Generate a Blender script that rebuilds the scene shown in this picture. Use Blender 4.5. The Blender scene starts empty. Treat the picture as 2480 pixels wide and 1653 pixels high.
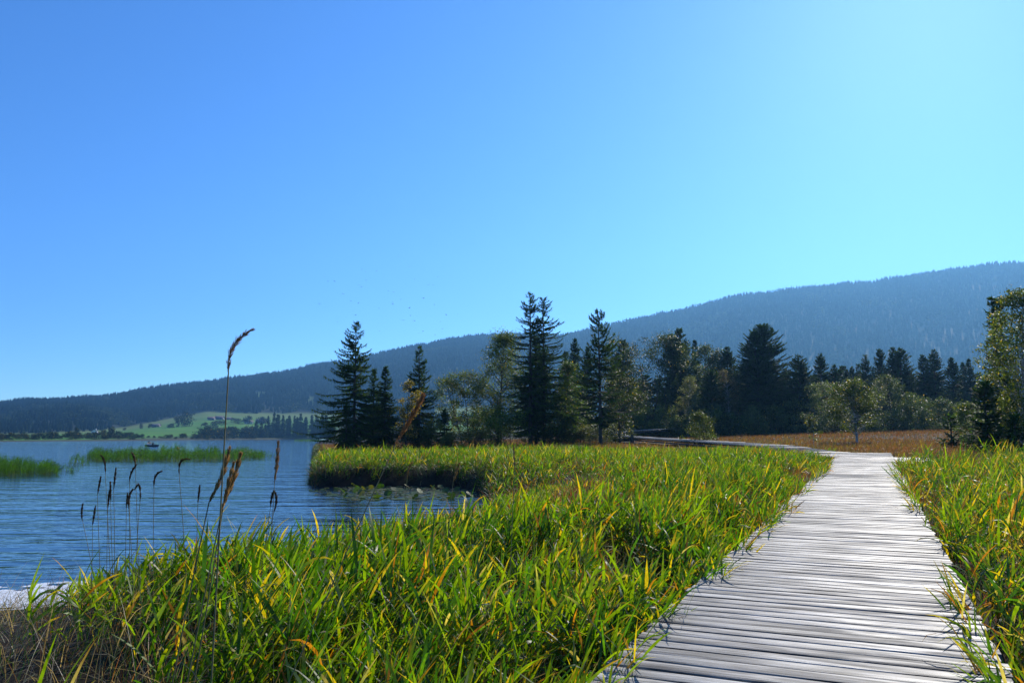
import bpy, math, random
import numpy as np
from mathutils import Vector
R = math.radians
rng = np.random.default_rng(11)
random.seed(11)
scene = bpy.context.scene
col = scene.collection

# ------------------------------------------------------------------ camera
EYE = 1.5
F = 1900.0 / 2480.0
HOR = 1059.0
PITCH = math.atan((HOR - 826.5) / 1900.0)
cam_d = bpy.data.cameras.new('camera')
cam_d.sensor_width = 36.0
cam_d.lens = 36.0 * F
cam_d.clip_start = 0.05
cam_d.clip_end = 20000.0
cam = bpy.data.objects.new('camera', cam_d)
cam.location = (0, 0, EYE)
cam.rotation_euler = (R(90) + PITCH, 0, 0)
col.objects.link(cam)
scene.camera = cam

# ------------------------------------------------------------------ sky, sun, exposure
SUN_EL, SUN_AZ = R(30.6), R(30.0)            # azimuth measured from +Y towards +X
world = bpy.data.worlds.new('World')
scene.world = world
world.use_nodes = True
wn, wl = world.node_tree.nodes, world.node_tree.links
wn.clear()
sky = wn.new('ShaderNodeTexSky')
sky.sky_type = 'NISHITA'
sky.sun_disc = False
sky.sun_elevation = SUN_EL
sky.sun_rotation = SUN_AZ
sky.altitude = 1100
sky.air_density = 1.0
sky.dust_density = 0.4
sky.ozone_density = 3.0
hs = wn.new('ShaderNodeHueSaturation')
hs.inputs['Saturation'].default_value = 1.15
bg = wn.new('ShaderNodeBackground')
bg.inputs['Strength'].default_value = 0.120
wo = wn.new('ShaderNodeOutputWorld')
tint = wn.new('ShaderNodeMix'); tint.data_type = 'RGBA'; tint.blend_type = 'MULTIPLY'
tint.inputs['Factor'].default_value = 1.0
tint.inputs['B'].default_value = (0.50, 0.78, 1.12, 1)      # the camera's vivid blue rendering of a clear sky
wl.new(sky.outputs[0], hs.inputs['Color'])
wl.new(hs.outputs[0], tint.inputs['A'])
wl.new(tint.outputs['Result'], bg.inputs[0])
wl.new(bg.outputs[0], wo.inputs[0])
sun_d = bpy.data.lights.new('sun', 'SUN')
sun_d.energy = 4.4
sun_d.angle = R(0.53)
sun_d.color = (1.0, 0.94, 0.84)
sun = bpy.data.objects.new('sun', sun_d)
sv = Vector((math.sin(SUN_AZ) * math.cos(SUN_EL), math.cos(SUN_AZ) * math.cos(SUN_EL), math.sin(SUN_EL)))
sun.rotation_euler = (-sv).to_track_quat('-Z', 'Y').to_euler()
sun.location = (30, 50, 60)
col.objects.link(sun)
vs = scene.view_settings
vs.view_transform = 'Standard'
vs.look = 'None'
vs.exposure = 0.5
vs.gamma = 1.0
vs.use_curve_mapping = False
cy = scene.cycles
cy.max_bounces = 6
cy.diffuse_bounces = 3
cy.glossy_bounces = 3
cy.transmission_bounces = 4
cy.transparent_max_bounces = 8
cy.volume_bounces = 0
cy.use_denoising = True
cy.denoiser = 'OPENIMAGEDENOISE'
cy.denoising_input_passes = 'RGB_ALBEDO_NORMAL'
cy.caustics_reflective = False
cy.caustics_refractive = False
cy.sample_clamp_indirect = 6.0

# ------------------------------------------------------------------ small maths
CP, SP = math.cos(PITCH), math.sin(PITCH)
WATER_Z = -0.70

def ray(px, py):
    u = (826.5 - np.asarray(py, float)) / 1900.0
    return (np.asarray(px, float) - 1240.0) / 1900.0, CP - u * SP, u * CP + SP

def at_depth(px, py, Y):
    x, y, z = ray(px, py)
    t = Y / y
    return float(x * t), float(Y), float(EYE + z * t)

def x_at(px, Y, z=0.5):
    return (np.asarray(px, float) - 1240.0) / 1900.0 * (np.asarray(Y, float) * CP + (z - EYE) * SP)

def px_of(x, y, z):
    zc = y * CP + (z - EYE) * SP
    return 1240.0 + 1900.0 * x / np.maximum(zc, 1e-3)

def smooth(a, b, x):
    t = np.clip((x - a) / (b - a), 0, 1)
    return t * t * (3 - 2 * t)

_lat = np.random.default_rng(5).random((256, 256))
def vnoise(x, y):
    xi, yi = np.floor(x).astype(int), np.floor(y).astype(int)
    fx, fy = x - xi, y - yi
    fx, fy = fx * fx * (3 - 2 * fx), fy * fy * (3 - 2 * fy)
    g = lambda a, b: _lat[a & 255, b & 255]
    return (g(xi, yi) * (1 - fx) + g(xi + 1, yi) * fx) * (1 - fy) + (g(xi, yi + 1) * (1 - fx) + g(xi + 1, yi + 1) * fx) * fy

def fbm(x, y, o=3):
    s, a, t = 0.0, 0.5, 0.0
    for k in range(o):
        s = s + a * vnoise(x * 2 ** k + 17.3 * k, y * 2 ** k + 9.1 * k)
        t += a
        a *= 0.5
    return s / t

# ------------------------------------------------------------------ lake outline and terrain height
LAKE = np.array([(-900, 6), (-60, 7.5), (-30, 8.5), (-14, 9.4), (-9.0, 10.1), (-6.7, 10.5), (-5.3, 11.1), (-4.5, 12.2), (-3.7, 14.0),
                 (-2.8, 16.2), (-1.8, 18.4), (-0.9, 20.6), (-0.5, 24.0), (-0.8, 28.5), (-1.4, 33.0), (-2.6, 35.6), (-5.5, 36.5), (-8.8, 36.0),
                 (-9.8, 38.0), (-11.0, 44.0), (-14.5, 58.0), (-20.0, 80.0), (-26.0, 104.0), (-35.0, 140.0), (-55.0, 220.0),
                 (-80.0, 330.0), (-112.0, 460.0), (-600, 900), (-900, 300)], float)

def shore_dist(x, y):
    """signed distance to the shoreline, positive on land"""
    x, y = np.asarray(x, float).ravel(), np.asarray(y, float).ravel()
    best = np.full(x.shape, 1e18)
    inside = np.zeros(x.shape, bool)
    n = len(LAKE)
    for i in range(n):
        ax, ay = LAKE[i]
        bx, by = LAKE[(i + 1) % n]
        dx, dy = bx - ax, by - ay
        t = np.clip(((x - ax) * dx + (y - ay) * dy) / (dx * dx + dy * dy), 0, 1)
        best = np.minimum(best, (x - ax - t * dx) ** 2 + (y - ay - t * dy) ** 2)
        c = (ay > y) != (by > y)
        xc = ax + (y - ay) / (dy if abs(dy) > 1e-9 else 1e-9) * dx
        inside ^= c & (x < xc)
    d = np.sqrt(best)
    return np.where(inside, -d, d)

DX, DY = 0.4170, 0.9089                     # walking direction of the near boardwalk
def plane_z(x, y):
    a = x * DX + y * DY
    return 0.0178 * np.clip(a, -30, 85) + 0.045 * np.clip(a - 85, 0, 60)

def ground_z(x, y):
    sh = np.shape(x)
    x, y = np.asarray(x, float).ravel(), np.asarray(y, float).ravel()
    ds0 = shore_dist(x, y)
    ds = ds0 + 0.35 * (fbm(x * 0.8, y * 0.8) - 0.5)
    top = np.minimum(plane_z(x, y), np.where(y > 30, 0.42 + 0.028 * np.maximum(ds0 - 3, 0), 9.0)) - 0.34
    top = top + 0.22 * (fbm(x * 0.35 + 40, y * 0.35) - 0.5) + 0.08 * (fbm(x * 1.7, y * 1.7) - 0.5)
    w = np.interp(y, [0, 24, 29, 33], [5.5, 5.0, 2.0, 0.55])
    up = -0.72 + (top + 0.72) * (1 - (1 - np.clip(ds / w, 0, 1)) ** 1.7)
    z = np.where(ds > 0, up, -0.72 + np.maximum(ds * 0.55, -1.3))
    return z.reshape(sh)

def gz(x, y):
    return float(ground_z(np.array([x]), np.array([y]))[0])

# ------------------------------------------------------------------ mesh helpers
def np_mesh(name, V, FQ, cols=None, smooth_shade=False):
    V = np.asarray(V, np.float32).reshape(-1, 3)
    FQ = np.asarray(FQ, np.int32)
    k = FQ.shape[1]
    m = bpy.data.meshes.new(name)
    m.vertices.add(len(V))
    m.vertices.foreach_set('co', V.ravel())
    m.loops.add(FQ.size)
    m.loops.foreach_set('vertex_index', FQ.ravel())
    m.polygons.add(len(FQ))
    m.polygons.foreach_set('loop_start', np.arange(0, FQ.size, k, dtype=np.int32))
    m.polygons.foreach_set('loop_total', np.full(len(FQ), k, np.int32))
    if smooth_shade:
        m.polygons.foreach_set('use_smooth', np.ones(len(FQ), bool))
    m.update(calc_edges=True)
    if cols is not None:
        c = np.ones((len(V), 4), np.float32)
        c[:, :3] = cols
        a = m.color_attributes.new('Col', 'FLOAT_COLOR', 'POINT')
        a.data.foreach_set('color', c.ravel())
    return m

class Buf:
    """collects vertices, faces and colours of one mesh"""
    def __init__(self):
        self.v, self.f, self.c, self.n = [], [], [], 0
    def add(self, V, Fq, C=None):
        V = np.asarray(V, np.float32).reshape(-1, 3)
        Fq = np.asarray(Fq, np.int64)
        if Fq.shape[1] == 3:
            Fq = np.concatenate([Fq, Fq[:, 2:3]], 1)
        self.v.append(V)
        self.f.append(Fq + self.n)
        if C is None:
            C = np.ones(3)
        self.c.append(np.broadcast_to(np.asarray(C, np.float32), V.shape))
        self.n += len(V)
    def mesh(self, name, smooth_shade=False):
        V, Fq, C = np.concatenate(self.v), np.concatenate(self.f), np.concatenate(self.c)
        tri = Fq[:, 2] == Fq[:, 3]
        if not tri.any():
            return np_mesh(name, V, Fq, C, smooth_shade)
        T = Fq[tri][:, :3]
        Q = Fq[~tri]
        m = bpy.data.meshes.new(name)
        m.vertices.add(len(V))
        m.vertices.foreach_set('co', V.astype(np.float32).ravel())
        loops = np.concatenate([Q.ravel(), T.ravel()]).astype(np.int32)
        m.loops.add(len(loops))
        m.loops.foreach_set('vertex_index', loops)
        st = np.concatenate([np.arange(len(Q)) * 4, len(Q) * 4 + np.arange(len(T)) * 3]).astype(np.int32)
        m.polygons.add(len(st))
        m.polygons.foreach_set('loop_start', st)
        m.polygons.foreach_set('loop_total', np.concatenate([np.full(len(Q), 4), np.full(len(T), 3)]).astype(np.int32))
        if smooth_shade:
            m.polygons.foreach_set('use_smooth', np.ones(len(st), bool))
        m.update(calc_edges=True)
        c4 = np.ones((len(V), 4), np.float32)
        c4[:, :3] = C
        a = m.color_attributes.new('Col', 'FLOAT_COLOR', 'POINT')
        a.data.foreach_set('color', c4.ravel())
        return m

def link(name, mesh, mat=None, parent=None, loc=None, rz=None):
    o = bpy.data.objects.new(name, mesh)
    col.objects.link(o)
    if mat is not None and mesh is not None and len(mesh.materials) == 0:
        mesh.materials.append(mat)
    if parent is not None:
        o.parent = parent
    if loc is not None:
        o.location = loc
    if rz is not None:
        o.rotation_euler = (0, 0, rz)
    return o

def tag(o, label=None, cat=None, group=None, kind=None):
    if label: o['label'] = label
    if cat: o['category'] = cat
    if group: o['group'] = group
    if kind: o['kind'] = kind
    return o

def tube(buf, pts, rad, sides=6, C=None):
    pts = np.asarray(pts, float)
    rad = np.broadcast_to(np.asarray(rad, float), (len(pts),))
    T = np.gradient(pts, axis=0)
    T /= np.linalg.norm(T, axis=1)[:, None] + 1e-9
    ref = np.where(np.abs(T[:, 2:3]) > 0.9, np.array([[1.0, 0, 0]]), np.array([[0, 0, 1.0]]))
    A = np.cross(T, ref)
    A /= np.linalg.norm(A, axis=1)[:, None] + 1e-9
    B = np.cross(T, A)
    ang = np.arange(sides) * 2 * math.pi / sides
    V = pts[:, None] + rad[:, None, None] * (np.cos(ang)[None, :, None] * A[:, None] + np.sin(ang)[None, :, None] * B[:, None])
    n = len(pts)
    i, j = np.meshgrid(np.arange(n - 1), np.arange(sides), indexing='ij')
    a = i * sides + j
    b = i * sides + (j + 1) % sides
    Fq = np.stack([a, b, b + sides, a + sides], -1).reshape(-1, 4)
    buf.add(V.reshape(-1, 3), Fq, C)

def box(buf, x0, x1, y0, y1, z0, z1, C=None):
    V = [(x, y, z) for z in (z0, z1) for y in (y0, y1) for x in (x0, x1)]
    buf.add(V, [(0, 2, 3, 1), (4, 5, 7, 6), (0, 1, 5, 4), (2, 6, 7, 3), (0, 4, 6, 2), (1, 3, 7, 5)], C)

def ribbons(buf, P0, az, th0, kap, L, W, S, base, tip, twist=0.0, prof='leaf', tip_from=0.55, kp=1.5):
    """N curved blades as strips of S quads"""
    N = len(P0)
    if N == 0:
        return
    b = lambda a: np.broadcast_to(np.asarray(a, float), (N,))
    az, th0, kap, L, W, twist = b(az), b(th0), b(kap), b(L), b(W), b(twist)
    s = np.linspace(0, 1, S + 1)
    th = th0[:, None] + kap[:, None] * s[None] ** kp
    mid = (th[:, 1:] + th[:, :-1]) / 2
    ds = (L / S)[:, None]
    hor = np.concatenate([np.zeros((N, 1)), np.cumsum(np.sin(mid) * ds, 1)], 1)
    ver = np.concatenate([np.zeros((N, 1)), np.cumsum(np.cos(mid) * ds, 1)], 1)
    ca, sa = np.cos(az)[:, None], np.sin(az)[:, None]
    C = np.stack([P0[:, 0:1] + ca * hor, P0[:, 1:2] + sa * hor, P0[:, 2:3] + ver], -1)
    tw = twist[:, None] * (0.3 + s[None])
    nx = np.stack([np.cos(th) * ca, np.cos(th) * sa, -np.sin(th)], -1)
    sd = np.stack([-sa + 0 * th, ca + 0 * th, 0 * th], -1)
    side = sd * np.cos(tw)[..., None] + nx * np.sin(tw)[..., None]
    if prof == 'leaf':
        p = (0.5 + 0.5 * np.minimum(s / 0.3, 1)) * (1 - s ** 2.0) + 0.03
    elif prof == 'grass':
        p = (1 - s ** 1.6) + 0.06
    else:
        p = 1.0 - 0.5 * s
    hw = (W[:, None] * p[None] * 0.5)[..., None]
    V = np.stack([C - side * hw, C + side * hw], 2)           # N,S+1,2,3
    k = smooth(tip_from, 1.0, s)[None, :, None]
    base, tip = np.broadcast_to(base, (N, 3)), np.broadcast_to(tip, (N, 3))
    cc = base[:, None] * (1 - k) + tip[:, None] * k
    cc = np.repeat(cc[:, :, None], 2, 2)
    i = np.arange(N)[:, None] * (2 * (S + 1)) + np.arange(S)[None] * 2
    Fq = np.stack([i, i + 1, i + 3, i + 2], -1).reshape(-1, 4)
    buf.add(V.reshape(-1, 3), Fq, cc.reshape(-1, 3))

# ------------------------------------------------------------------ materials
def mat_new(name):
    m = bpy.data.materials.new(name)
    m.use_nodes = True
    n = m.node_tree.nodes
    n.clear()
    out = n.new('ShaderNodeOutputMaterial')
    return m, n, m.node_tree.links, out

def leaf_mat(name, trans=0.5, gain=(1.9, 1.7, 0.9), rough=0.42, spec=0.5, mottle=22.0):
    m, n, l, out = mat_new(name)
    a = n.new('ShaderNodeAttribute'); a.attribute_name = 'Col'
    p = n.new('ShaderNodeBsdfPrincipled')
    p.inputs['Roughness'].default_value = rough
    p.inputs['Specular IOR Level'].default_value = spec
    mul = n.new('ShaderNodeMix'); mul.data_type = 'RGBA'; mul.blend_type = 'MULTIPLY'
    mul.inputs['Factor'].default_value = 1.0
    mul.inputs['B'].default_value = (*gain, 1)
    t = n.new('ShaderNodeBsdfTranslucent')
    mx = n.new('ShaderNodeMixShader'); mx.inputs[0].default_value = trans
    tc = n.new('ShaderNodeTexCoord'); tx = n.new('ShaderNodeTexNoise')
    tx.inputs['Scale'].default_value = mottle; tx.inputs['Detail'].default_value = 3
    mr = n.new('ShaderNodeMapRange'); mr.inputs['From Min'].default_value = 0.3; mr.inputs['From Max'].default_value = 0.7
    mr.inputs['To Min'].default_value = 0.62; mr.inputs['To Max'].default_value = 1.3
    l.new(tc.outputs['Object'], tx.inputs['Vector']); l.new(tx.outputs['Fac'], mr.inputs[0])
    vm = n.new('ShaderNodeVectorMath'); vm.operation = 'SCALE'
    l.new(a.outputs['Color'], vm.inputs[0]); l.new(mr.outputs[0], vm.inputs['Scale'])
    l.new(vm.outputs[0], p.inputs['Base Color'])
    l.new(vm.outputs[0], mul.inputs['A'])
    l.new(mul.outputs['Result'], t.inputs['Color'])
    l.new(p.outputs[0], mx.inputs[1]); l.new(t.outputs[0], mx.inputs[2])
    l.new(mx.outputs[0], out.inputs[0])
    return m

def plain_mat(name, c, rough=0.7, noise=0.0, scale=5.0, spec=0.4, bump=0.0, vcol=False, stretch=(1, 1, 1), c2=None):
    m, n, l, out = mat_new(name)
    p = n.new('ShaderNodeBsdfPrincipled')
    p.inputs['Roughness'].default_value = rough
    p.inputs['Specular IOR Level'].default_value = spec
    p.inputs['Base Color'].default_value = (*c, 1)
    l.new(p.outputs[0], out.inputs[0])
    if vcol:
        a = n.new('ShaderNodeAttribute'); a.attribute_name = 'Col'
        l.new(a.outputs['Color'], p.inputs['Base Color'])
    elif noise > 0 or c2 is not None:
        tc = n.new('ShaderNodeTexCoord')
        mp = n.new('ShaderNodeMapping'); mp.inputs['Scale'].default_value = stretch
        t = n.new('ShaderNodeTexNoise'); t.inputs['Scale'].default_value = scale; t.inputs['Detail'].default_value = 6
        rmp = n.new('ShaderNodeValToRGB')
        lo = tuple(v * (1 - noise) for v in c) if c2 is None else c2
        hi = tuple(min(1, v * (1 + noise)) for v in c) if c2 is None else c
        rmp.color_ramp.elements[0].position, rmp.color_ramp.elements[1].position = 0.35, 0.65
        rmp.color_ramp.elements[0].color, rmp.color_ramp.elements[1].color = (*lo, 1), (*hi, 1)
        l.new(tc.outputs['Object'], mp.inputs[0]); l.new(mp.outputs[0], t.inputs['Vector'])
        l.new(t.outputs['Fac'], rmp.inputs[0]); l.new(rmp.outputs[0], p.inputs['Base Color'])
        if bump:
            b = n.new('ShaderNodeBump'); b.inputs['Strength'].default_value = bump; b.inputs['Distance'].default_value = 0.05
            l.new(t.outputs['Fac'], b.inputs['Height']); l.new(b.outputs[0], p.inputs['Normal'])
    return m

M = {}
M['reed'] = leaf_mat('reed_leaf', 0.55, (2.4, 2.25, 0.45), 0.48, 0.35)
M['sedge'] = leaf_mat('sedge_blade', 0.45, (1.9, 1.6, 0.8), 0.45, 0.5)
M['straw'] = leaf_mat('dry_straw', 0.35, (1.5, 1.3, 1.0), 0.5, 0.4)
M['needle'] = leaf_mat('spruce_needle', 0.40, (2.2, 2.0, 0.5), 0.7, 0.12, 2.0)
M['broad'] = leaf_mat('broad_leaf', 0.5, (2.2, 2.1, 0.5), 0.48, 0.26, 3.0)
M['far_leaf'] = leaf_mat('far_leaf', 0.2, (1.5, 1.4, 0.6), 1.0, 0.0, 0.05)
M['bark'] = plain_mat('bark', (0.055, 0.045, 0.038), 0.9, 0.5, 6, 0.2, 0.5, stretch=(1, 1, 0.25))
M['birch_bark'] = plain_mat('birch_bark', (0.5, 0.48, 0.45), 0.7, 0, 5, 0.3, 0.3, stretch=(0.6, 0.6, 3.0), c2=(0.08, 0.07, 0.06))
M['soil'] = plain_mat('marsh_soil', (0.032, 0.022, 0.014), 0.95, 0, 2.5, 0.1, 0.6, c2=(0.012, 0.008, 0.006))

# weathered planks: long grain along X, each plank with its own offset
def wood_mat(name, lo, hi):
    m, n, l, out = mat_new(name)
    p = n.new('ShaderNodeBsdfPrincipled')
    tc = n.new('ShaderNodeTexCoord'); oi = n.new('ShaderNodeObjectInfo')
    off = n.new('ShaderNodeVectorMath'); off.operation = 'MULTIPLY_ADD'
    comb = n.new('ShaderNodeCombineXYZ')
    mul = n.new('ShaderNodeMath'); mul.operation = 'MULTIPLY'; mul.inputs[1].default_value = 97.0
    l.new(oi.outputs['Random'], mul.inputs[0])
    for k in range(3): l.new(mul.outputs[0], comb.inputs[k])
    off.inputs[1].default_value = (1, 1, 1)
    l.new(tc.outputs['Object'], off.inputs[0]); l.new(comb.outputs[0], off.inputs[2])
    def noise(sc, det, stretch, dist=0.0):
        mp = n.new('ShaderNodeMapping'); mp.inputs['Scale'].default_value = stretch
        t = n.new('ShaderNodeTexNoise'); t.inputs['Scale'].default_value = sc; t.inputs['Detail'].default_value = det
        t.inputs['Distortion'].default_value = dist
        l.new(off.outputs[0], mp.inputs[0]); l.new(mp.outputs[0], t.inputs['Vector'])
        return t
    g = noise(1.0, 7, (2.2, 60, 20), 0.8)        # fibres
    w = noise(1.0, 4, (1.3, 9, 3), 0.6)          # broad weathering
    rmp = n.new('ShaderNodeValToRGB')
    e = rmp.color_ramp.elements
    e[0].position, e[1].position = 0.40, 0.58
    e[0].color, e[1].color = (*lo, 1), (*hi, 1)
    l.new(g.outputs['Fac'], rmp.inputs[0])
    r2 = n.new('ShaderNodeValToRGB')
    r2.color_ramp.elements[0].position, r2.color_ramp.elements[1].position = 0.38, 0.6
    r2.color_ramp.elements[0].color, r2.color_ramp.elements[1].color = (0.42, 0.41, 0.42, 1), (1, 1, 1, 1)
    l.new(w.outputs['Fac'], r2.inputs[0])
    mx = n.new('ShaderNodeMix'); mx.data_type = 'RGBA'; mx.blend_type = 'MULTIPLY'; mx.inputs['Factor'].default_value = 1
    l.new(rmp.outputs[0], mx.inputs['A']); l.new(r2.outputs[0], mx.inputs['B'])
    # plank to plank tone
    br = n.new('ShaderNodeMapRange'); br.inputs['To Min'].default_value = 0.72; br.inputs['To Max'].default_value = 1.2
    l.new(oi.outputs['Random'], br.inputs[0])
    m2 = n.new('ShaderNodeVectorMath'); m2.operation = 'SCALE'
    l.new(mx.outputs['Result'], m2.inputs[0]); l.new(br.outputs[0], m2.inputs['Scale'])
    l.new(m2.outputs[0], p.inputs['Base Color'])
    rr = n.new('ShaderNodeMapRange'); rr.inputs['From Min'].default_value = 0.35; rr.inputs['From Max'].default_value = 0.65
    rr.inputs['To Min'].default_value = 0.75; rr.inputs['To Max'].default_value = 0.50
    l.new(w.outputs['Fac'], rr.inputs[0]); l.new(rr.outputs[0], p.inputs['Roughness'])
    p.inputs['Specular IOR Level'].default_value = 0.30
    add = n.new('ShaderNodeMath'); add.operation = 'MULTIPLY_ADD'; add.inputs[1].default_value = 0.8
    l.new(g.outputs['Fac'], add.inputs[0]); l.new(w.outputs['Fac'], add.inputs[2])
    b = n.new('ShaderNodeBump'); b.inputs['Strength'].default_value = 0.55; b.inputs['Distance'].default_value = 0.012
    l.new(add.outputs[0], b.inputs['Height']); l.new(b.outputs[0], p.inputs['Normal'])
    l.new(p.outputs[0], out.inputs[0])
    return m
M['plank'] = wood_mat('weathered_plank', (0.050, 0.046, 0.042), (0.42, 0.39, 0.345))
M['beam'] = wood_mat('dark_beam', (0.04, 0.035, 0.03), (0.12, 0.11, 0.10))

def water_mat():
    m, n, l, out = mat_new('lake_water')
    p = n.new('ShaderNodeBsdfPrincipled')
    p.inputs['Base Color'].default_value = (0.006, 0.022, 0.05, 1)
    p.inputs['Roughness'].default_value = 0.04
    p.inputs['IOR'].default_value = 1.333
    tc = n.new('ShaderNodeTexCoord')
    hs = []
    for sc, st, rot, det in ((1.0, (0.55, 2.6, 1), -7, 2), (1.0, (0.16, 0.8, 1), -11, 2), (1.0, (2.2, 7.0, 1), 6, 2)):
        mp = n.new('ShaderNodeMapping'); mp.inputs['Scale'].default_value = st
        mp.inputs['Rotation'].default_value = (0, 0, R(rot))
        t = n.new('ShaderNodeTexNoise'); t.inputs['Scale'].default_value = sc; t.inputs['Detail'].default_value = det
        l.new(tc.outputs['Object'], mp.inputs[0]); l.new(mp.outputs[0], t.inputs['Vector'])
        hs.append(t.outputs['Fac'])
    a1 = n.new('ShaderNodeMath'); a1.operation = 'MULTIPLY_ADD'; a1.inputs[1].default_value = 2.2
    l.new(hs[1], a1.inputs[0]); l.new(hs[0], a1.inputs[2])
    a2 = n.new('ShaderNodeMath'); a2.operation = 'MULTIPLY_ADD'; a2.inputs[1].default_value = 0.22
    l.new(hs[2], a2.inputs[0]); l.new(a1.outputs[0], a2.inputs[2])
    b = n.new('ShaderNodeBump'); b.inputs['Strength'].default_value = 1.0; b.inputs['Distance'].default_value = 0.05
    l.new(a2.outputs[0], b.inputs['Height']); l.new(b.outputs[0], p.inputs['Normal'])
    l.new(p.outputs[0], out.inputs[0])
    return m
M['water'] = water_mat()

# ------------------------------------------------------------------ ground sheet and lake
def make_ground():
    rr = np.concatenate([[0.01], np.geomspace(1.0, 430.0, 190)])
    aa = np.concatenate([np.linspace(R(-50), R(230), 380), np.linspace(R(230), R(310), 14)[1:-1]])
    n, k = len(rr), len(aa)
    A, Rr = np.meshgrid(aa, rr)
    X, Y = Rr * np.cos(A), Rr * np.sin(A)
    Z = ground_z(X, Y)
    V = np.stack([X, Y, Z], -1).reshape(-1, 3)
    i, j = np.meshgrid(np.arange(n - 1), np.arange(k), indexing='ij')
    a, b = i * k + j, i * k + (j + 1) % k
    Fq = np.stack([a, a + k, b + k, b], -1).reshape(-1, 4)
    o = link('ground', np_mesh('ground', V, Fq, None, True), M['soil'])
    tag(o, kind='structure')
make_ground()
wm = np_mesh('lake', [(-2600, -50, WATER_Z), (3500, -50, WATER_Z), (3500, 3200, WATER_Z), (-2600, 3200, WATER_Z)], [(0, 1, 2, 3)])
tag(link('lake', wm, M['water']), kind='structure')

# ------------------------------------------------------------------ far shore, meadow and wooded hill
SKY_PX = np.array([-500, -200, 0, 78, 143, 238, 289, 350, 408, 510, 595, 697, 800, 905, 1015, 1084, 1181, 1236, 1300, 1360, 1480, 1637, 1794, 1884, 1947, 2117, 2245, 2330, 2394, 2480, 2700, 3100])
SKY_PY = np.array([985, 982, 977, 968, 969, 963, 954, 943, 936, 924, 913, 899, 880, 860, 836, 820, 810, 808, 808, 811, 783, 749, 708, 698, 691, 676, 653, 645, 634, 629, 610, 600]) + 9.0
def shore_Y(px):
    return np.interp(px, [-500, 0, 250, 400, 550, 700, 770, 800, 3000], [380, 420, 520, 620, 800, 950, 900, 380, 380])
def foot_Y(px):
    return np.interp(px, [-500, 0, 200, 300, 450, 3000], [850, 950, 1050, 1250, 1500, 1500])
def foot_py(px):
    return np.interp(px, [-500, 0, 200, 300, 350, 420, 470, 500, 560, 650, 760, 900, 1100, 1300, 3000], [1052, 1052, 1046, 1038, 1028, 1014, 1004, 999, 1000, 1003, 1004, 1005, 990, 1005, 1005])
def ridge_Y(px):
    return np.interp(px, [-500, 0, 400, 900, 1500, 3000], [1900, 2000, 2300, 2600, 2800, 2900])
def far_z(px, Y):
    ys, yf, yr = shore_Y(px), foot_Y(px), ridge_Y(px)
    zs = np.where(px < 775, -0.45, 1.6)
    zf = EYE + (HOR - foot_py(px)) * yf / 1900.0
    zr = EYE + (HOR - np.interp(px, SKY_PX, SKY_PY)) * yr / 1900.0
    t1 = np.clip((Y - ys) / (yf - ys), 0, 1)
    t2 = np.clip((Y - yf) / (yr - yf), 0, 1)
    z = zs + (zf - zs) * (0.55 * t1 + 0.45 * t1 ** 1.8)
    bump = 30 * (fbm(px / 170.0, Y / 330.0) - 0.5) * np.sin(math.pi * t2)
    z = z + (zr - zf) * (0.8 * t2 + 0.2 * np.sin(t2 * math.pi / 2)) + bump * (t2 > 0)
    z = np.where(Y > yr, zr - (Y - yr) * 0.12, z)
    return np.where(Y < ys, zs - (ys - Y) * 0.05, z)

def meadow_mask(px, py):
    """clearings in the wood, found by where they lie on the hillside"""
    c1 = (np.abs(px - 631) < 15) & (np.abs(py - 956) < 7 + 0.2 * (px - 631) * -0.2)
    c2 = (np.abs(px - 752 - (975 - py) * 0.25) < 8) & (np.abs(py - 972) < 12)
    c3 = (np.abs(px - 1110) < 60) & (py > 985)
    c4 = (np.abs(px - 1868) < 22) & (py < 712)
    return c1 | c2 | c3 | c4

def make_far_terrain():
    pxs = np.linspace(-500, 3100, 260)
    t = np.concatenate([np.linspace(0, 0.42, 46)[:-1], np.linspace(0.42, 1.0, 60), np.linspace(1.02, 1.2, 4)])
    P, T = np.meshgrid(pxs, t)
    ys, yf, yr = shore_Y(P), foot_Y(P), ridge_Y(P)
    Y = np.where(T < 0.42, ys - 25 + (yf - ys + 25) * T / 0.42, yf + (yr - yf) * (T - 0.42) / 0.58)
    Z = far_z(P, Y)
    X = (P - 1240) / 1900.0 * (Y * CP + (Z - EYE) * SP)
    V = np.stack([X, Y, Z], -1).reshape(-1, 3)
    n, k = P.shape
    i, j = np.meshgrid(np.arange(n - 1), np.arange(k - 1), indexing='ij')
    a = i * k + j
    Fq = np.stack([a, a + 1, a + 1 + k, a + k], -1).reshape(-1, 4)
    # pasture strips: greener low, straw-coloured on the upper slope
    g = fbm(P / 40.0, Y / 60.0)
    up = smooth(0.25, 0.42, T) * 0.8
    c = np.array([0.075, 0.200, 0.020])[None, None] * (0.75 + 0.5 * g[..., None])
    c = c * (1 - up[..., None]) + np.array([0.14, 0.17, 0.045]) * up[..., None]
    strip = (np.sin(Y / 22.0 + P / 60.0) > 0.55)[..., None] * 0.25
    c = c * (1 - strip) + np.array([0.16, 0.22, 0.05]) * strip
    wet = smooth(0.09, 0.02, T)[..., None]
    c = c * (1 - wet) + np.array([0.06, 0.06, 0.03]) * wet
    wood = np.maximum(smooth(0.42, 0.44, T), smooth(800, 830, P) * (np.abs(P - 1110) > 60))[..., None] * (1 - meadow_mask(P, HOR - (Z - EYE) * 1900 / Y))[..., None]
    c = c * (1 - wood) + np.array([0.02, 0.03, 0.015]) * wood
    o = link('far_hill', np_mesh('far_hill', V, Fq, c.reshape(-1, 3), True), M['far_ground'])
    tag(o, kind='structure')
M['far_ground'] = plain_mat('far_pasture', (0.1, 0.1, 0.1), 0.9, spec=0.1, vcol=True)
make_far_terrain()

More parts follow.
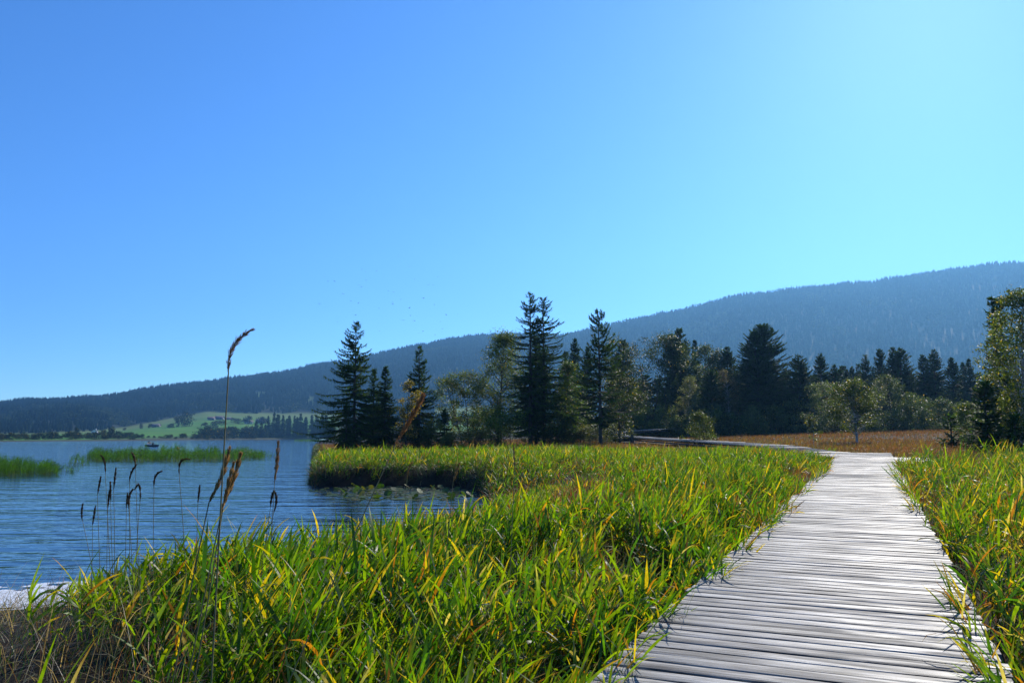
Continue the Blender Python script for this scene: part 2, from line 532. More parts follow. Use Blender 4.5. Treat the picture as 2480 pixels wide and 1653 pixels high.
def make_hill_forest():
    N = 46000
    px = rng.uniform(-330, 2900, N * 2)
    t = rng.random(N * 2)
    yf, yr = foot_Y(px), ridge_Y(px)
    Y = np.sqrt(yf ** 2 + (yr ** 2 * 1.02 - yf ** 2) * t)
    z = far_z(px, Y)
    py = HOR - (z - EYE) * 1900 / Y
    keep = ~meadow_mask(px, py) & ~((px > 270) & (px < 800) & (py > foot_py(px) - 4 + 22 * (fbm(px / 24, py / 12) - 0.5)))
    px, Y, z, py = (a[keep][:N] for a in (px, Y, z, py))
    # the flat wooded valley floor behind the bog trees
    px3, Y3 = rng.uniform(840, 2900, 7000), np.sqrt(rng.uniform(600 ** 2, 1500 ** 2, 7000))
    z3 = far_z(px3, Y3)
    k3 = ~((np.abs(px3 - 1110) < 60) & (HOR - (z3 - EYE) * 1900 / Y3 < 1010))
    px, Y, z = np.concatenate([px, px3[k3]]), np.concatenate([Y, Y3[k3]]), np.concatenate([z, z3[k3]])
    # extra trees on the skyline itself
    px2 = rng.uniform(-330, 2900, 3600)
    Y2 = ridge_Y(px2) * rng.uniform(0.97, 1.0, 3600)
    px, Y, z = np.concatenate([px, px2]), np.concatenate([Y, Y2]), np.concatenate([z, far_z(px2, Y2)])
    x = (px - 1240) / 1900 * (Y * CP + (z - EYE) * SP)
    n = len(x)
    dec = fbm(px / 60.0, Y / 140.0) + 0.22 * (rng.random(n) - 0.5) + 0.10 * smooth(1700, 1500, Y)
    dec = dec > 0.70
    h = np.clip(Y / 2100.0, 0.5, 1.1) * rng.uniform(11, 22, n) * (0.8 + 0.4 * vnoise(px / 50, Y / 120))
    w = h * rng.uniform(0.15, 0.24, n)
    h = np.where(dec, h * 0.75, h); w = np.where(dec, h * 0.36, w)
    S = 5
    ang = np.arange(S) * 2 * math.pi / S
    rot = rng.random(n) * 6.28
    ca, sa = np.cos(ang[None] + rot[:, None]), np.sin(ang[None] + rot[:, None])
    def ring(rad, zz):
        return np.stack([x[:, None] + ca * rad[:, None], y_ + sa * rad[:, None], (z + zz)[:, None] + 0 * ca], -1)
    y_ = Y[:, None]
    # profile: conifer = two skirts, broadleaf = rounded
    r0 = np.where(dec, w * 0.75, w); z0 = np.where(dec, h * 0.12, h * 0.05)
    r1 = np.where(dec, w, w * 0.42); z1 = np.where(dec, h * 0.5, h * 0.52)
    r2 = np.where(dec, w * 0.7, w * 0.60); z2 = np.where(dec, h * 0.82, h * 0.50)
    V = np.concatenate([ring(r0, z0), ring(r1, z1), ring(r2, z2),
                        np.stack([x, Y, z + h], -1)[:, None]], 1)     # n, 3S+1, 3
    base = np.arange(n)[:, None] * (3 * S + 1)
    j = np.arange(S); j1 = (j + 1) % S
    q = np.stack([j, j1, S + j1, S + j], -1)
    q3 = np.stack([2 * S + j, 2 * S + j1, np.full(S, 3 * S), np.full(S, 3 * S)], -1)
    Fq = (base[:, :, None] + np.concatenate([q, q3])[None]).reshape(-1, 4)
    cd = np.array([0.010, 0.020, 0.012])[None] * rng.uniform(0.6, 1.5, n)[:, None]
    cb = np.array([0.030, 0.045, 0.018])[None] * rng.uniform(0.7, 1.4, n)[:, None]
    cc = np.where(dec[:, None], cb, cd)
    b = Buf()
    b.add(V.reshape(-1, 3), Fq, np.repeat(cc, 3 * S + 1, 0))
    o = link('hill_forest', b.mesh('hill_forest'), M['far_leaf'])
    tag(o, 'dark blue-green conifer forest covering the long hillside', 'forest', kind='stuff')
make_hill_forest()

# ------------------------------------------------------------------ boardwalk
RX, RY = DY, -DX                             # to the right of the walking direction
L0, L1 = -1.597, 0.673                       # left and right edge, metres off the camera's line
def walk_pt(a, l):
    x, y = a * DX + l * RX, a * DY + l * RY
    return x, y, float(plane_z(np.array(x), np.array(y)))
YAW = math.atan2(RY, RX)

def plank_mesh(name, length, width, th, seed):
    r = np.random.default_rng(seed)
    xs = np.linspace(-length / 2, length / 2, 5)
    half = width / 2
    sec = [(-half, -th), (-half, -0.003), (-half + 0.004, 0.0), (0.0, 0.0004), (half - 0.004, 0.0), (half, -0.003), (half, -th)]
    V = []
    bow = r.uniform(-0.004, 0.004)
    cup = r.uniform(-0.0015, 0.0015)
    for k, x in enumerate(xs):
        wv = r.uniform(-0.0025, 0.0025)
        for (sy, sz) in sec:
            V.append((x, sy + wv + bow * (2 * x / length) ** 2, sz + (cup if abs(sy) < half * 0.5 else 0) + r.uniform(-0.0012, 0.0012)))
    m = len(sec)
    Fq = []
    for k in range(len(xs) - 1):
        for j in range(m - 1):
            a = k * m + j
            Fq.append((a, a + m, a + m + 1, a + 1))
    b = Buf()
    b.add(V, Fq)
    b.add([V[i] for i in (0, 1, 2, 4, 5, 6)], [(0, 1, 4, 5), (1, 2, 3, 4)])
    n0 = (len(xs) - 1) * m
    b.add([V[n0 + i] for i in (6, 5, 4, 2, 1, 0)], [(0, 1, 4, 5), (1, 2, 3, 4)])
    return b.mesh(name)

bw = bpy.data.objects.new('boardwalk', None)
col.objects.link(bw)
tag(bw, 'weathered grey plank boardwalk curving away through the marsh grass', 'boardwalk')
PITCH_P = 0.161
NV = 10
std = [plank_mesh('plank_mesh', L1 - L0, 0.151, 0.045, 100 + k) for k in range(NV)]
wide_r = [plank_mesh('plank_long_mesh', L1 - L0 + 1.35, 0.151, 0.045, 200 + k) for k in range(4)]
wide_l = [plank_mesh('plank_landing_mesh', L1 - L0 + 1.5, 0.151, 0.045, 220 + k) for k in range(4)]
a = 1.2
n_pl = 0
while a < 42.6:
    lc = (L0 + L1) / 2 + rng.normal(0, 0.012)
    me = std[int(rng.integers(NV))]
    if 33.4 < a < 37.6:
        me = wide_r[int(rng.integers(4))]; lc += 0.675
    elif a >= 37.6:
        me = wide_l[int(rng.integers(4))]; lc -= 0.75
    x, y, z = walk_pt(a, lc)
    o = link('plank', me, M['plank'], bw, (x, y, z + rng.normal(0, 0.0025)))
    o.rotation_euler = (rng.normal(0.004, 0.011), rng.normal(0, 0.0012), YAW + rng.normal(0, 0.0022))
    a += PITCH_P + abs(rng.normal(0, 0.003)) + (0.012 if rng.random() < 0.1 else 0)
    n_pl += 1

# further stretch beyond the bend, planks joined: too far to pick apart
PATH2 = [walk_pt(41.6, -1.9)[:2], (14.9, 56.0), (13.0, 78.0), (11.9, 96.0), (13.5, 101.5), (24.0, 112.0), (41.0, 131.0)]
def path_points(P, step):
    P = np.asarray(P, float)
    seg = np.linalg.norm(np.diff(P, axis=0), axis=1)
    s = np.concatenate([[0], np.cumsum(seg)])
    t = np.arange(0, s[-1], step)
    q = np.stack([np.interp(t, s, P[:, 0]), np.interp(t, s, P[:, 1])], -1)
    d = np.gradient(q, axis=0)
    for _ in range(14):
        d[1:-1] = (d[:-2] + d[1:-1] + d[2:]) / 3
    d /= np.linalg.norm(d, axis=1)[:, None]
    return q, d
q2, d2 = path_points(PATH2, 0.150)
def far_deck():
    b = Buf()
    for (x, y), (dx, dy) in zip(q2, d2):
        z = float(plane_z(np.array(x), np.array(y))) + 0.012 + 0.16 * min(1.0, max(0.0, (y - 41.0) / 5.0)) + rng.normal(0, 0.004)
        rx, ry = dy, -dx
        hw, hl = 0.069, 1.25 + rng.normal(0, 0.015)
        tl = rng.normal(0, 0.003)
        V = []
        for dz in (-0.045, 0.0):
            for sl in (-1, 1):
                for sw in (-1, 1):
                    V.append((x + rx * sl * hl + dx * sw * hw, y + ry * sl * hl + dy * sw * hw, z + dz + tl * sw))
        b.add(V, [(4, 5, 7, 6), (0, 1, 5, 4), (2, 6, 7, 3), (0, 4, 6, 2), (1, 3, 7, 5)])
    o = link('planking', b.mesh('planking'), M['plank'], bw)
    o['kind'] = 'stuff'
    for side in (-1.2, 1.2):
        bb = Buf()
        pts = [(x + dy * side, y - dx * side, float(plane_z(np.array(x), np.array(y))) - 0.10) for (x, y), (dx, dy) in list(zip(q2, d2))[::14]]
        tube(bb, pts, 0.06, 4)
        link('stringer', bb.mesh('stringer'), M['beam'], bw)
far_deck()
for l in (L0 + 0.12, (L0 + L1) / 2, L1 - 0.12):
    b = Buf()
    pts = [walk_pt(aa, l) for aa in np.linspace(1.2, 42.4, 22)]
    tube(b, [(x, y, z - 0.115) for x, y, z in pts], 0.085, 4)
    link('stringer', b.mesh('stringer'), M['beam'], bw)
b = Buf(); tube(b, [(0, 0, -0.75), (0, 0, -0.12)], 0.06, 8)
pm = b.mesh('support_post')
for aa in np.arange(3.0, 42, 3.0):
    for l in (L0 + 0.12, L1 - 0.12):
        x, y, z = walk_pt(aa, l)
        link('support_post', pm, M['beam'], bw, (x, y, z))

def on_walk(x, y, m=0.0):
    a_, l_ = x * DX + y * DY, x * RX + y * RY
    r = (a_ > -4) & (a_ < 42.7 + m) & (l_ > L0 - m) & (l_ < L1 + m)
    r |= (a_ > 33.2 - m) & (a_ < 37.7 + m) & (l_ > L0 - m) & (l_ < L1 + 1.35 + m)
    r |= (a_ > 37.5 - m) & (a_ < 42.7 + m) & (l_ > L0 - 1.5 - m) & (l_ < L1 + m)
    dmin = np.full(np.shape(x), 1e9)
    for (qx, qy) in q2[::6]:
        dmin = np.minimum(dmin, (x - qx) ** 2 + (y - qy) ** 2)
    return r | (dmin < (1.3 + m) ** 2)

# ------------------------------------------------------------------ grasses
GREEN_D, GREEN, LIME = np.array([0.022, 0.060, 0.007]), np.array([0.040, 0.110, 0.008]), np.array([0.112, 0.185, 0.007])
YEL, ORG, STRAW, BRN = np.array([0.36, 0.27, 0.015]), np.array([0.30, 0.125, 0.018]), np.array([0.34, 0.28, 0.16]), np.array([0.10, 0.055, 0.022])
WIND = 0.25                                   # blades lean towards +X

def scatter(n, x0, x1, y0, y1):
    return rng.uniform(x0, x1, n), rng.uniform(y0, y1, n)

def in_view(x, y, margin=220):
    p = px_of(x, y, 0.3)
    return (p > -margin) & (p < 2480 + margin) & (y > 0.8)

def pick(n, cols, w):
    k = rng.choice(len(cols), n, p=np.array(w) / np.sum(w))
    return np.array(cols)[k]

def shoots(buf, x, y, H, nleaf, S, w_scale=1.0, autumn=0.12, lean=0.22, az_c=None, bias=0.55, hue=None, saz0=None):
    """reed-like shoots: a stem with alternate broad leaves"""
    n = len(x)
    if n == 0:
        return
    z = ground_z(x, y)
    root = np.stack([x, y, z - 0.02], -1)
    saz = (WIND + rng.normal(0, 0.9, n)) if az_c is None else az_c + rng.normal(0, 0.5, n)
    if saz0 is not None:
        saz = saz0
    sl = np.abs(rng.normal(lean, 0.12, n))
    hue = rng.random(n) if hue is None else hue
    aut = rng.random(n) < autumn
    sc = np.where(aut[:, None], pick(n, [YEL, ORG, BRN], [3, 1.6, 1]), GREEN * (0.6 + 0.6 * hue[:, None]))
    ribbons(buf, root, saz, sl, 0.05, H, 0.007 * w_scale, 2, sc * 0.8, sc, rng.random(n) * 3, 'stem')
    plane = rng.random(n) * 6.28
    for k in range(nleaf):
        f = 0.22 + 0.78 * (k + rng.uniform(0.2, 0.9, n)) / nleaf
        f = np.clip(f, 0.15, 1.0)
        P = root + np.stack([np.cos(saz) * np.sin(sl), np.sin(saz) * np.sin(sl), np.cos(sl)], -1) * (H * f)[:, None]
        laz = plane + math.pi * (k % 2) + rng.normal(0, 0.45, n)
        wa = 0.15 if az_c is None else az_c
        vx, vy = np.cos(laz) + bias * math.cos(wa), np.sin(laz) + bias * math.sin(wa)
        laz = np.arctan2(vy, vx)
        top = smooth(0.5, 1.0, f)
        th = sl * 0.6 + rng.uniform(0.25, 1.0, n) * (1 - 0.6 * top)
        kap = rng.gamma(2.0, 0.30, n) * (1.2 - 0.6 * top)
        brk = rng.random(n) < 0.07
        kap = np.where(brk, kap + 1.6, kap)
        L = rng.uniform(0.26, 0.50, n) * (0.38 + 0.70 * H / 0.8)
        W = rng.uniform(0.009, 0.021, n) * w_scale * np.clip(np.hypot(x, y) / 6.5, 0.55, 1.0)
        g = np.where((hue[:, None] + 0.25 * rng.standard_normal((n, 1))) > 0.42, LIME, GREEN) * rng.uniform(0.75, 1.2, (n, 1))
        old = rng.random(n) < (0.05 + 0.32 * (1 - f) * (0.4 + autumn * 3)) + 0.45 * aut
        base = np.where(old[:, None], pick(n, [YEL, ORG, STRAW, BRN], [4, 1.6, 1.5, 1.5]), g)
        tp = np.where((rng.random(n) < 0.16 + autumn)[:, None], pick(n, [YEL, ORG, STRAW], [4, 1, 1]), base)
        ribbons(buf, P, laz, th, kap, L, W, S, base, tp, rng.normal(0, 0.9, n), 'leaf', rng.uniform(0.3, 0.6))

def tufts(buf, x, y, n_per, H, W, S, cols, wts, th=0.35, kap=0.8, tipc=None, wind=0.6):
    x, y = np.repeat(x, n_per), np.repeat(y, n_per)
    n = len(x)
    if n == 0:
        return
    x = x + rng.normal(0, 0.05, n); y = y + rng.normal(0, 0.05, n)
    P = np.stack([x, y, ground_z(x, y) - 0.02], -1)
    az = rng.random(n) * 6.28
    az = np.arctan2(np.sin(az) + 0.1, np.cos(az) + wind)
    c = pick(n, cols, wts) * rng.uniform(0.7, 1.25, (n, 1))
    tp = c if tipc is None else np.where(rng.random((n, 1)) < 0.35, tipc, c)
    h = np.broadcast_to(H, (len(x) // n_per,)).repeat(n_per) if np.ndim(H) else H
    ribbons(buf, P, az, np.abs(rng.normal(th, 0.22, n)), rng.gamma(2.0, kap / 2, n), h * rng.uniform(0.55, 1.15, n), W * rng.uniform(0.6, 1.3, n), S, c, tp, rng.normal(0, 0.7, n), 'grass', 0.45)

def clump(x, y, k, sp):
    """shoots gathered round each stand: positions, height factor, tone, lean direction"""
    m = len(x)
    hf, hu = rng.uniform(0.62, 1.22, m), np.clip(rng.normal(0.48, 0.24, m), 0, 1)
    sc = rng.uniform(0.6, 1.4, m)
    ox, oy = rng.normal(0, 1, (m, k)) * sp * sc[:, None], rng.normal(0, 1, (m, k)) * sp * sc[:, None]
    X, Y = (x[:, None] + ox).ravel(), (y[:, None] + oy).ravel()
    az = np.arctan2(oy.ravel() / sp + 0.1 + rng.normal(0, 0.4, m * k), ox.ravel() / sp + 0.7 + rng.normal(0, 0.4, m * k))
    hf = (hf[:, None] * rng.uniform(0.8, 1.12, (m, k))).ravel()
    hu = np.clip(np.repeat(hu, k) + rng.normal(0, 0.08, m * k), 0, 1)
    ok = ~on_walk(X, Y, 0.03)
    ok[ok] = shore_dist(X[ok], Y[ok]) > 0.05
    return X[ok], Y[ok], hf[ok], hu[ok], az[ok]

def region(n, x0, x1, y0, y1, ds_min=0.0, m=0.05):
    x, y = scatter(n, x0, x1, y0, y1)
    k = in_view(x, y) & ~on_walk(x, y, m) & (np.hypot(x, y) > 1.9)
    x, y = x[k], y[k]
    k = shore_dist(x, y) > ds_min
    return x[k], y[k]

def shore_low(x, y):
    return 0.30 + 0.70 * smooth(0.0, 6.0, shore_dist(x, y).reshape(np.shape(x)))

def edge_low(x, y):
    """shorter growth beside the planks"""
    l_ = x * RX + y * RY
    d = np.where(l_ < 0, L0 - l_, l_ - L1)
    return 0.62 + 0.38 * smooth(0.0, 0.8, d)

def bare_corner(x, y):
    """bare peat at the near lakeside"""
    p = px_of(x, y, -0.4)
    return smooth(330, 130, p + 25 * (vnoise(x * 2, y * 2) - 0.5)) + smooth(0.0, -420, p)

def make_near_grass():
    b = Buf()
    # near bank, left of the walk
    x, y = region(1500, -9, 4, 1.5, 13, 0.15)
    p = px_of(x, y, 0.2)
    k = (x * RX + y * RY < 0) & (rng.random(len(x)) > np.clip(bare_corner(x, y), 0, 1)) & (rng.random(len(x)) > 0.5 * smooth(900, 450, p))
    k &= fbm(x * 0.8 + 9, y * 0.8) > 0.36
    x, y, hf, hu, az = clump(x[k], y[k], 9, 0.12)
    H = (0.46 + 0.40 * fbm(x * 0.9, y * 0.9)) * edge_low(x, y) * shore_low(x, y) * hf
    shoots(b, x, y, H, 6, 5, 1.9, 0.08, 0.26, hue=hu, saz0=az)
    # right of the walk
    x, y = region(620, 0.5, 12, 1.5, 14, 0.0)
    k = x * RX + y * RY > 0
    x, y, hf, hu, az = clump(x[k], y[k], 9, 0.13)
    H = (0.62 + 0.34 * fbm(x * 0.9, y * 0.9)) * edge_low(x, y) * hf
    shoots(b, x, y, H, 6, 5, 1.7, 0.26, 0.26, hue=hu, saz0=az)
    # blades hanging over the plank ends
    ra = math.atan2(RY, RX)
    for lo, hi, azc, n in ((L0 - 0.16, L0 - 0.02, ra, 430), (L1 + 0.02, L1 + 0.16, ra + math.pi, 300)):
        a_ = 2.5 + 27 * rng.random(n) ** 1.3
        l_ = rng.uniform(lo, hi, n)
        k = vnoise(a_ * 1.1, l_ * 0 + lo) > 0.42
        a_, l_ = a_[k], l_[k]
        shoots(b, a_ * DX + l_ * RX, a_ * DY + l_ * RY, rng.uniform(0.34, 0.66, len(a_)), 5, 5, 1.5, 0.25, 0.5, azc, 0.8)
    o = link('reed_grass', b.mesh('reed_grass'), M['reed'])
    tag(o, 'broad bright yellow-green reed grass beside the near boardwalk', 'grass', kind='stuff')
    # fine sedge underneath
    b = Buf()
    x, y = region(16000, -10, 12, 1.5, 14, -0.1, 0.0)
    k = rng.random(len(x)) > 0.9 * np.clip(bare_corner(x, y), 0, 1)
    x, y = x[k], y[k]
    tufts(b, x, y, 3, 0.55 * edge_low(x, y), 0.006, 4, [GREEN_D, GREEN, STRAW, BRN, ORG], [4, 1.5, 1.2, 3, 0.6], 0.35, 0.9, STRAW)
    # long dry straws arching through the near bank
    x, y = region(1500, -8, 1, 3, 12.5, 0.1)
    k = x * RX + y * RY < -2
    tufts(b, x[k], y[k], 2, 0.85 * shore_low(x[k], y[k]) + 0.15, 0.0045, 7, [STRAW, STRAW * 0.6, BRN], [3, 3, 2], 0.35, 1.9, STRAW)
    # dry bent straws on the peat corner
    x, y = region(1500, -10, -2, 3.5, 11.5, 0.1)
    k = rng.random(len(x)) < np.clip(bare_corner(x, y), 0, 1)
    tufts(b, x[k], y[k], 3, 0.5, 0.005, 5, [STRAW, GREEN_D, BRN, GREEN], [4, 2.5, 1.5, 2], 0.5, 1.6, STRAW)
    o = link('sedge_grass', b.mesh('sedge_grass'), M['sedge'])
    tag(o, 'fine arching sedge and dry straw under the near reed grass', 'grass', kind='stuff')
make_near_grass()

def rusty(x, y):
    """where rust-coloured sedge takes over from the reed grass"""
    blob = 0.17 * np.exp(-((x - 2.8) / 2.6) ** 2 - ((y - 16.5) / 5.0) ** 2) + 0.10 * np.exp(-((x - 7.5) / 3.5) ** 2 - ((y - 26) / 4.0) ** 2)
    return smooth(0.50, 0.60, fbm(x * 0.38 + 3, y * 0.38 + 20) + blob)

def make_mid_grass():
    b = Buf()
    x, y = region(2600, -8, 12, 12, 26, 0.1)
    k = x * RX + y * RY < 0
    x, y = x[k], y[k]
    rust = rusty(x, y)
    keep = (rng.random(len(x)) > 0.92 * rust) & (fbm(x * 0.55 + 9, y * 0.55) > 0.33)
    x, y, hf, hu, az = clump(x[keep], y[keep], 8, 0.15)
    H = (0.42 + 0.40 * fbm(x * 0.6, y * 0.6)) * edge_low(x, y) * shore_low(x, y) * hf
    shoots(b, x, y, H, 5, 4, 2.0, 0.10, 0.26, hue=hu, saz0=az)
    x, y = region(3000, -16, 17, 26, 52, 0.05)
    k = (x * RX + y * RY < 0) & (fbm(x * 0.4 + 5, y * 0.4) > 0.32)
    x, y, hf, hu, az = clump(x[k], y[k], 7, 0.20)
    H = (0.44 + 0.30 * fbm(x * 0.5, y * 0.5)) * edge_low(x, y) * smooth(62, 44, y + 0.25 * x) * (1 - 0.38 * smooth(2, 9, x) * smooth(29, 38, y)) * hf
    shoots(b, x, y, H, 5, 3, 2.2, 0.08, 0.26, hue=hu, saz0=az)
    x, y = region(1500, 4, 30, 13, 40, 0.0)
    k = x * RX + y * RY > 0
    x, y = x[k], y[k]
    k = (x * DX + y * DY) < 34 + 6 * (fbm(x * 0.3, y * 0.3) - 0.5)
    x, y, hf, hu, az = clump(x[k], y[k], 8, 0.16)
    H = (0.55 + 0.30 * fbm(x * 0.6, y * 0.6)) * edge_low(x, y) * hf
    shoots(b, x, y, H, 5, 3, 2.0, 0.18, 0.26, hue=hu, saz0=az)
    o = link('reed_grass', b.mesh('reed_grass_far'), M['reed'])
    tag(o, 'lime green reed grass filling the bank between pond and boardwalk bend', 'grass', kind='stuff')
    b = Buf()
    x, y = region(21000, -12, 28, 12, 48, -0.15, 0.0)
    rust = rusty(x, y)
    k = rng.random(len(x)) < 0.5
    tufts(b, x[k], y[k], 3, 0.52, 0.012, 3, [GREEN_D, GREEN, STRAW, BRN], [4, 1.5, 0.8, 2.5], 0.35, 0.9, STRAW)
    k = rng.random(len(x)) < rust
    tufts(b, x[k], y[k], 7, 0.72, 0.011, 3, [BRN, ORG, np.array([0.22, 0.085, 0.03]), GREEN], [2.5, 2.2, 3.0, 1.0], 0.4, 1.0, ORG)
    # overhanging fringe along the far bank face
    t = rng.random(8000)
    i0 = 12
    L = LAKE[i0:24]
    seg = np.linalg.norm(np.diff(L, axis=0), axis=1); s = np.concatenate([[0], np.cumsum(seg)])
    fx = np.interp(t * s[-1], s, L[:, 0]) + rng.normal(0, 0.3, len(t))
    fy = np.interp(t * s[-1], s, L[:, 1]) + rng.uniform(-0.1, 0.9, len(t))
    kk = (shore_dist(fx, fy) > 0.05)
    tufts(b, fx[kk], fy[kk], 4, 0.62, 0.010, 4, [GREEN_D, GREEN, BRN], [3, 3, 1], 0.55, 1.5, None, -0.3)
    o = link('sedge_grass', b.mesh('sedge_grass_far'), M['sedge'])
    tag(o, 'rusty and green sedge fringe along the pond bank', 'grass', kind='stuff')
make_mid_grass()

def make_marsh_meadow():
    b = Buf()
    n = 90000
    v = rng.random(n)
    y = 36 + (150 - 36) * v ** 1.25
    p = rng.uniform(750, 2700, n)
    x = x_at(p, y, 1.5)
    a_, l_ = x * DX + y * DY, x * RX + y * RY
    k = ~on_walk(x, y, 0.1) & ((a_ > 34) | (y > 44)) & ~((y < 46) & (l_ < 0) & (a_ < 42)) & (shore_dist(x, y) > 0.3) & ~on_walk(x, y + 2.5, 0.6) & ~on_walk(x + 1.0, y + 6.0, 0.0)
    x, y = x[k], y[k]
    nn = fbm(x * 0.06, y * 0.10)
    ylw = smooth(0.75, 0.40, nn + 0.008 * (y - 55))
    RUST, DRUST, OLIVE, GOLD = np.array([0.24, 0.105, 0.022]), np.array([0.13, 0.058, 0.018]), np.array([0.10, 0.105, 0.014]), np.array([0.28, 0.20, 0.02])
    for sel, cols, w in ((rng.random(len(x)) < ylw, [OLIVE, GOLD, RUST, DRUST], [3, 2.4, 1.6, 1]), (None, [RUST, DRUST, OLIVE, GOLD], [2.6, 3, 1.3, 0.7])):
        kk = sel if sel is not None else ~last
        last = kk
        tufts(b, x[kk], y[kk], 2, 0.42, 0.030, 2, cols, w, 0.3, 0.8, None, 0.5)
    o = link('marsh_grass', b.mesh('marsh_grass'), M['sedge'])
    tag(o, 'rust brown and olive bog grass of the open meadow before the trees', 'grass', kind='stuff')
make_marsh_meadow()

# ------------------------------------------------------------------ trees
def make_spruce(seed, h, r, start=0.05, droop=0.35, gap=0.0, per=6, dz=0.30, tip_up=0.3, shape=1.0, lean=0.0, cool=0.0, asym=0.0, dead=0.0, curtain=0.6, tw=0.14):
    rg = np.random.default_rng(seed)
    tb, cb = Buf(), Buf()
    zt = np.linspace(0, h, 12)
    wob = np.cumsum(rg.normal(0, 0.012 * h / 12, (12, 2)), 0)
    wob[:, 0] += lean * zt
    pts = np.stack([wob[:, 0], wob[:, 1], zt], -1)
    r0 = 0.0105 * h + 0.04
    tube(tb, pts, r0 * (1 - zt / h) ** 0.8 + 0.012, 7)
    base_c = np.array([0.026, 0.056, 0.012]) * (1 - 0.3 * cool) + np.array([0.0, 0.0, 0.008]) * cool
    z = start * h
    Ps, As, Ths, Ks, Ls, Ws, Cs = [], [], [], [], [], [], []
    while z < h * 0.985:
        t = (z / h - start) / (1 - start)
        prof = (1 - t) ** (0.85 * shape) * (0.35 + 0.65 * smooth(0.0, 0.12, np.array(t)))
        k = max(3, int(rg.poisson(1.9 * per * (1.0 - 0.25 * t))))
        wl = rg.uniform(0.75, 1.15)
        for _ in range(k):
            if rg.random() < gap:
                continue
            az = rg.random() * 2 * math.pi
            Lb = max(0.18, r * float(prof) * wl * rg.uniform(0.74, 1.14) * (1 + asym * math.cos(az - math.pi)))
            p0 = np.array([np.interp(z, zt, pts[:, 0]), np.interp(z, zt, pts[:, 1]), z + rg.uniform(-0.1, 0.1)])
            el = (0.55 - 0.75 * (1 - t)) * (1 if t > 0.5 else 0.9) + rg.normal(0, 0.10)    # elevation at the trunk
            n = max(3, int(Lb / 0.13))
            s = np.linspace(0, 1, n)
            ee = el - droop * np.sin(s * math.pi * 0.9) + tip_up * s ** 2
            st = Lb / n
            hor = np.cumsum(np.cos(ee) * st); ver = np.cumsum(np.sin(ee) * st)
            d = np.array([math.cos(az), math.sin(az)])
            B = np.stack([p0[0] + d[0] * hor, p0[1] + d[1] * hor, p0[2] + ver], -1)
            if Lb > 0.7:
                q = B[::max(1, n // 4)]
                if len(q) > 2:
                    tube(tb, q, np.linspace(0.012 + 0.012 * Lb, 0.006, len(q)), 3)
            if rg.random() < dead * (1 - t):
                continue
            lo = max(0, int(n * 0.12 * (Lb > 1)))
            m = n - lo
            for sd in (-1, 1):
                Ps.append(B[lo:]); As.append(az + sd * rg.uniform(0.5, 1.15, m))
                Ths.append(math.pi / 2 - ee[lo:] + rg.uniform(-0.1, 0.35, m)); Ks.append(rg.uniform(0.1, 0.9, m))
                Ls.append((0.20 + 0.45 * (1 - s[lo:]) * min(Lb, 2.2) / 2.2 + 0.05 + 0.5 * (tw - 0.14)) * rg.uniform(0.7, 1.25, m))
                Ws.append(np.full(m, tw) * rg.uniform(0.7, 1.4, m))
            Ps.append(B[lo:]); As.append(np.full(m, az) + rg.normal(0, 0.25, m)); Ths.append(math.pi / 2 - ee[lo:] + rg.normal(0, 0.15, m)); Ks.append(rg.normal(0.0, 0.2, m))
            Ls.append(np.full(m, 0.1 + 0.9 * tw)); Ws.append(np.full(m, tw))
            if curtain > 0 and Lb > 0.8:
                Ps.append(B[lo:]); As.append(rg.random(m) * 6.28); Ths.append(np.full(m, 2.6) + rg.normal(0, 0.25, m)); Ks.append(np.zeros(m))
                Ls.append(curtain * rg.uniform(0.15, 0.5, m)); Ws.append(np.full(m, tw * 0.8))
            tone = rg.uniform(0.7, 1.35)
            Cs.append(np.tile(base_c * tone, (m * (4 if (curtain > 0 and Lb > 0.8) else 3), 1)))
        z += dz * rg.uniform(0.7, 1.3) * (1 - 0.35 * t)
    P = np.concatenate(Ps); nn = len(P)
    C = np.concatenate(Cs) * rg.uniform(0.8, 1.25, (nn, 1))
    ribbons(cb, P, np.concatenate(As), np.concatenate(Ths), np.concatenate(Ks), np.concatenate(Ls), np.concatenate(Ws), 1, C, C * np.array([1.35, 1.35, 1.0]), rg.normal(0, 0.5, nn), 'grass', 0.3)
    # leader
    L = np.array([[pts[-1, 0], pts[-1, 1], h * 0.985]])
    ribbons(cb, L.repeat(3, 0), np.array([0, 2.1, 4.2]), 0.05, 0.0, 0.35, 0.06, 1, base_c, base_c)
    return tb.mesh('spruce_trunk', True), cb.mesh('spruce_crown')

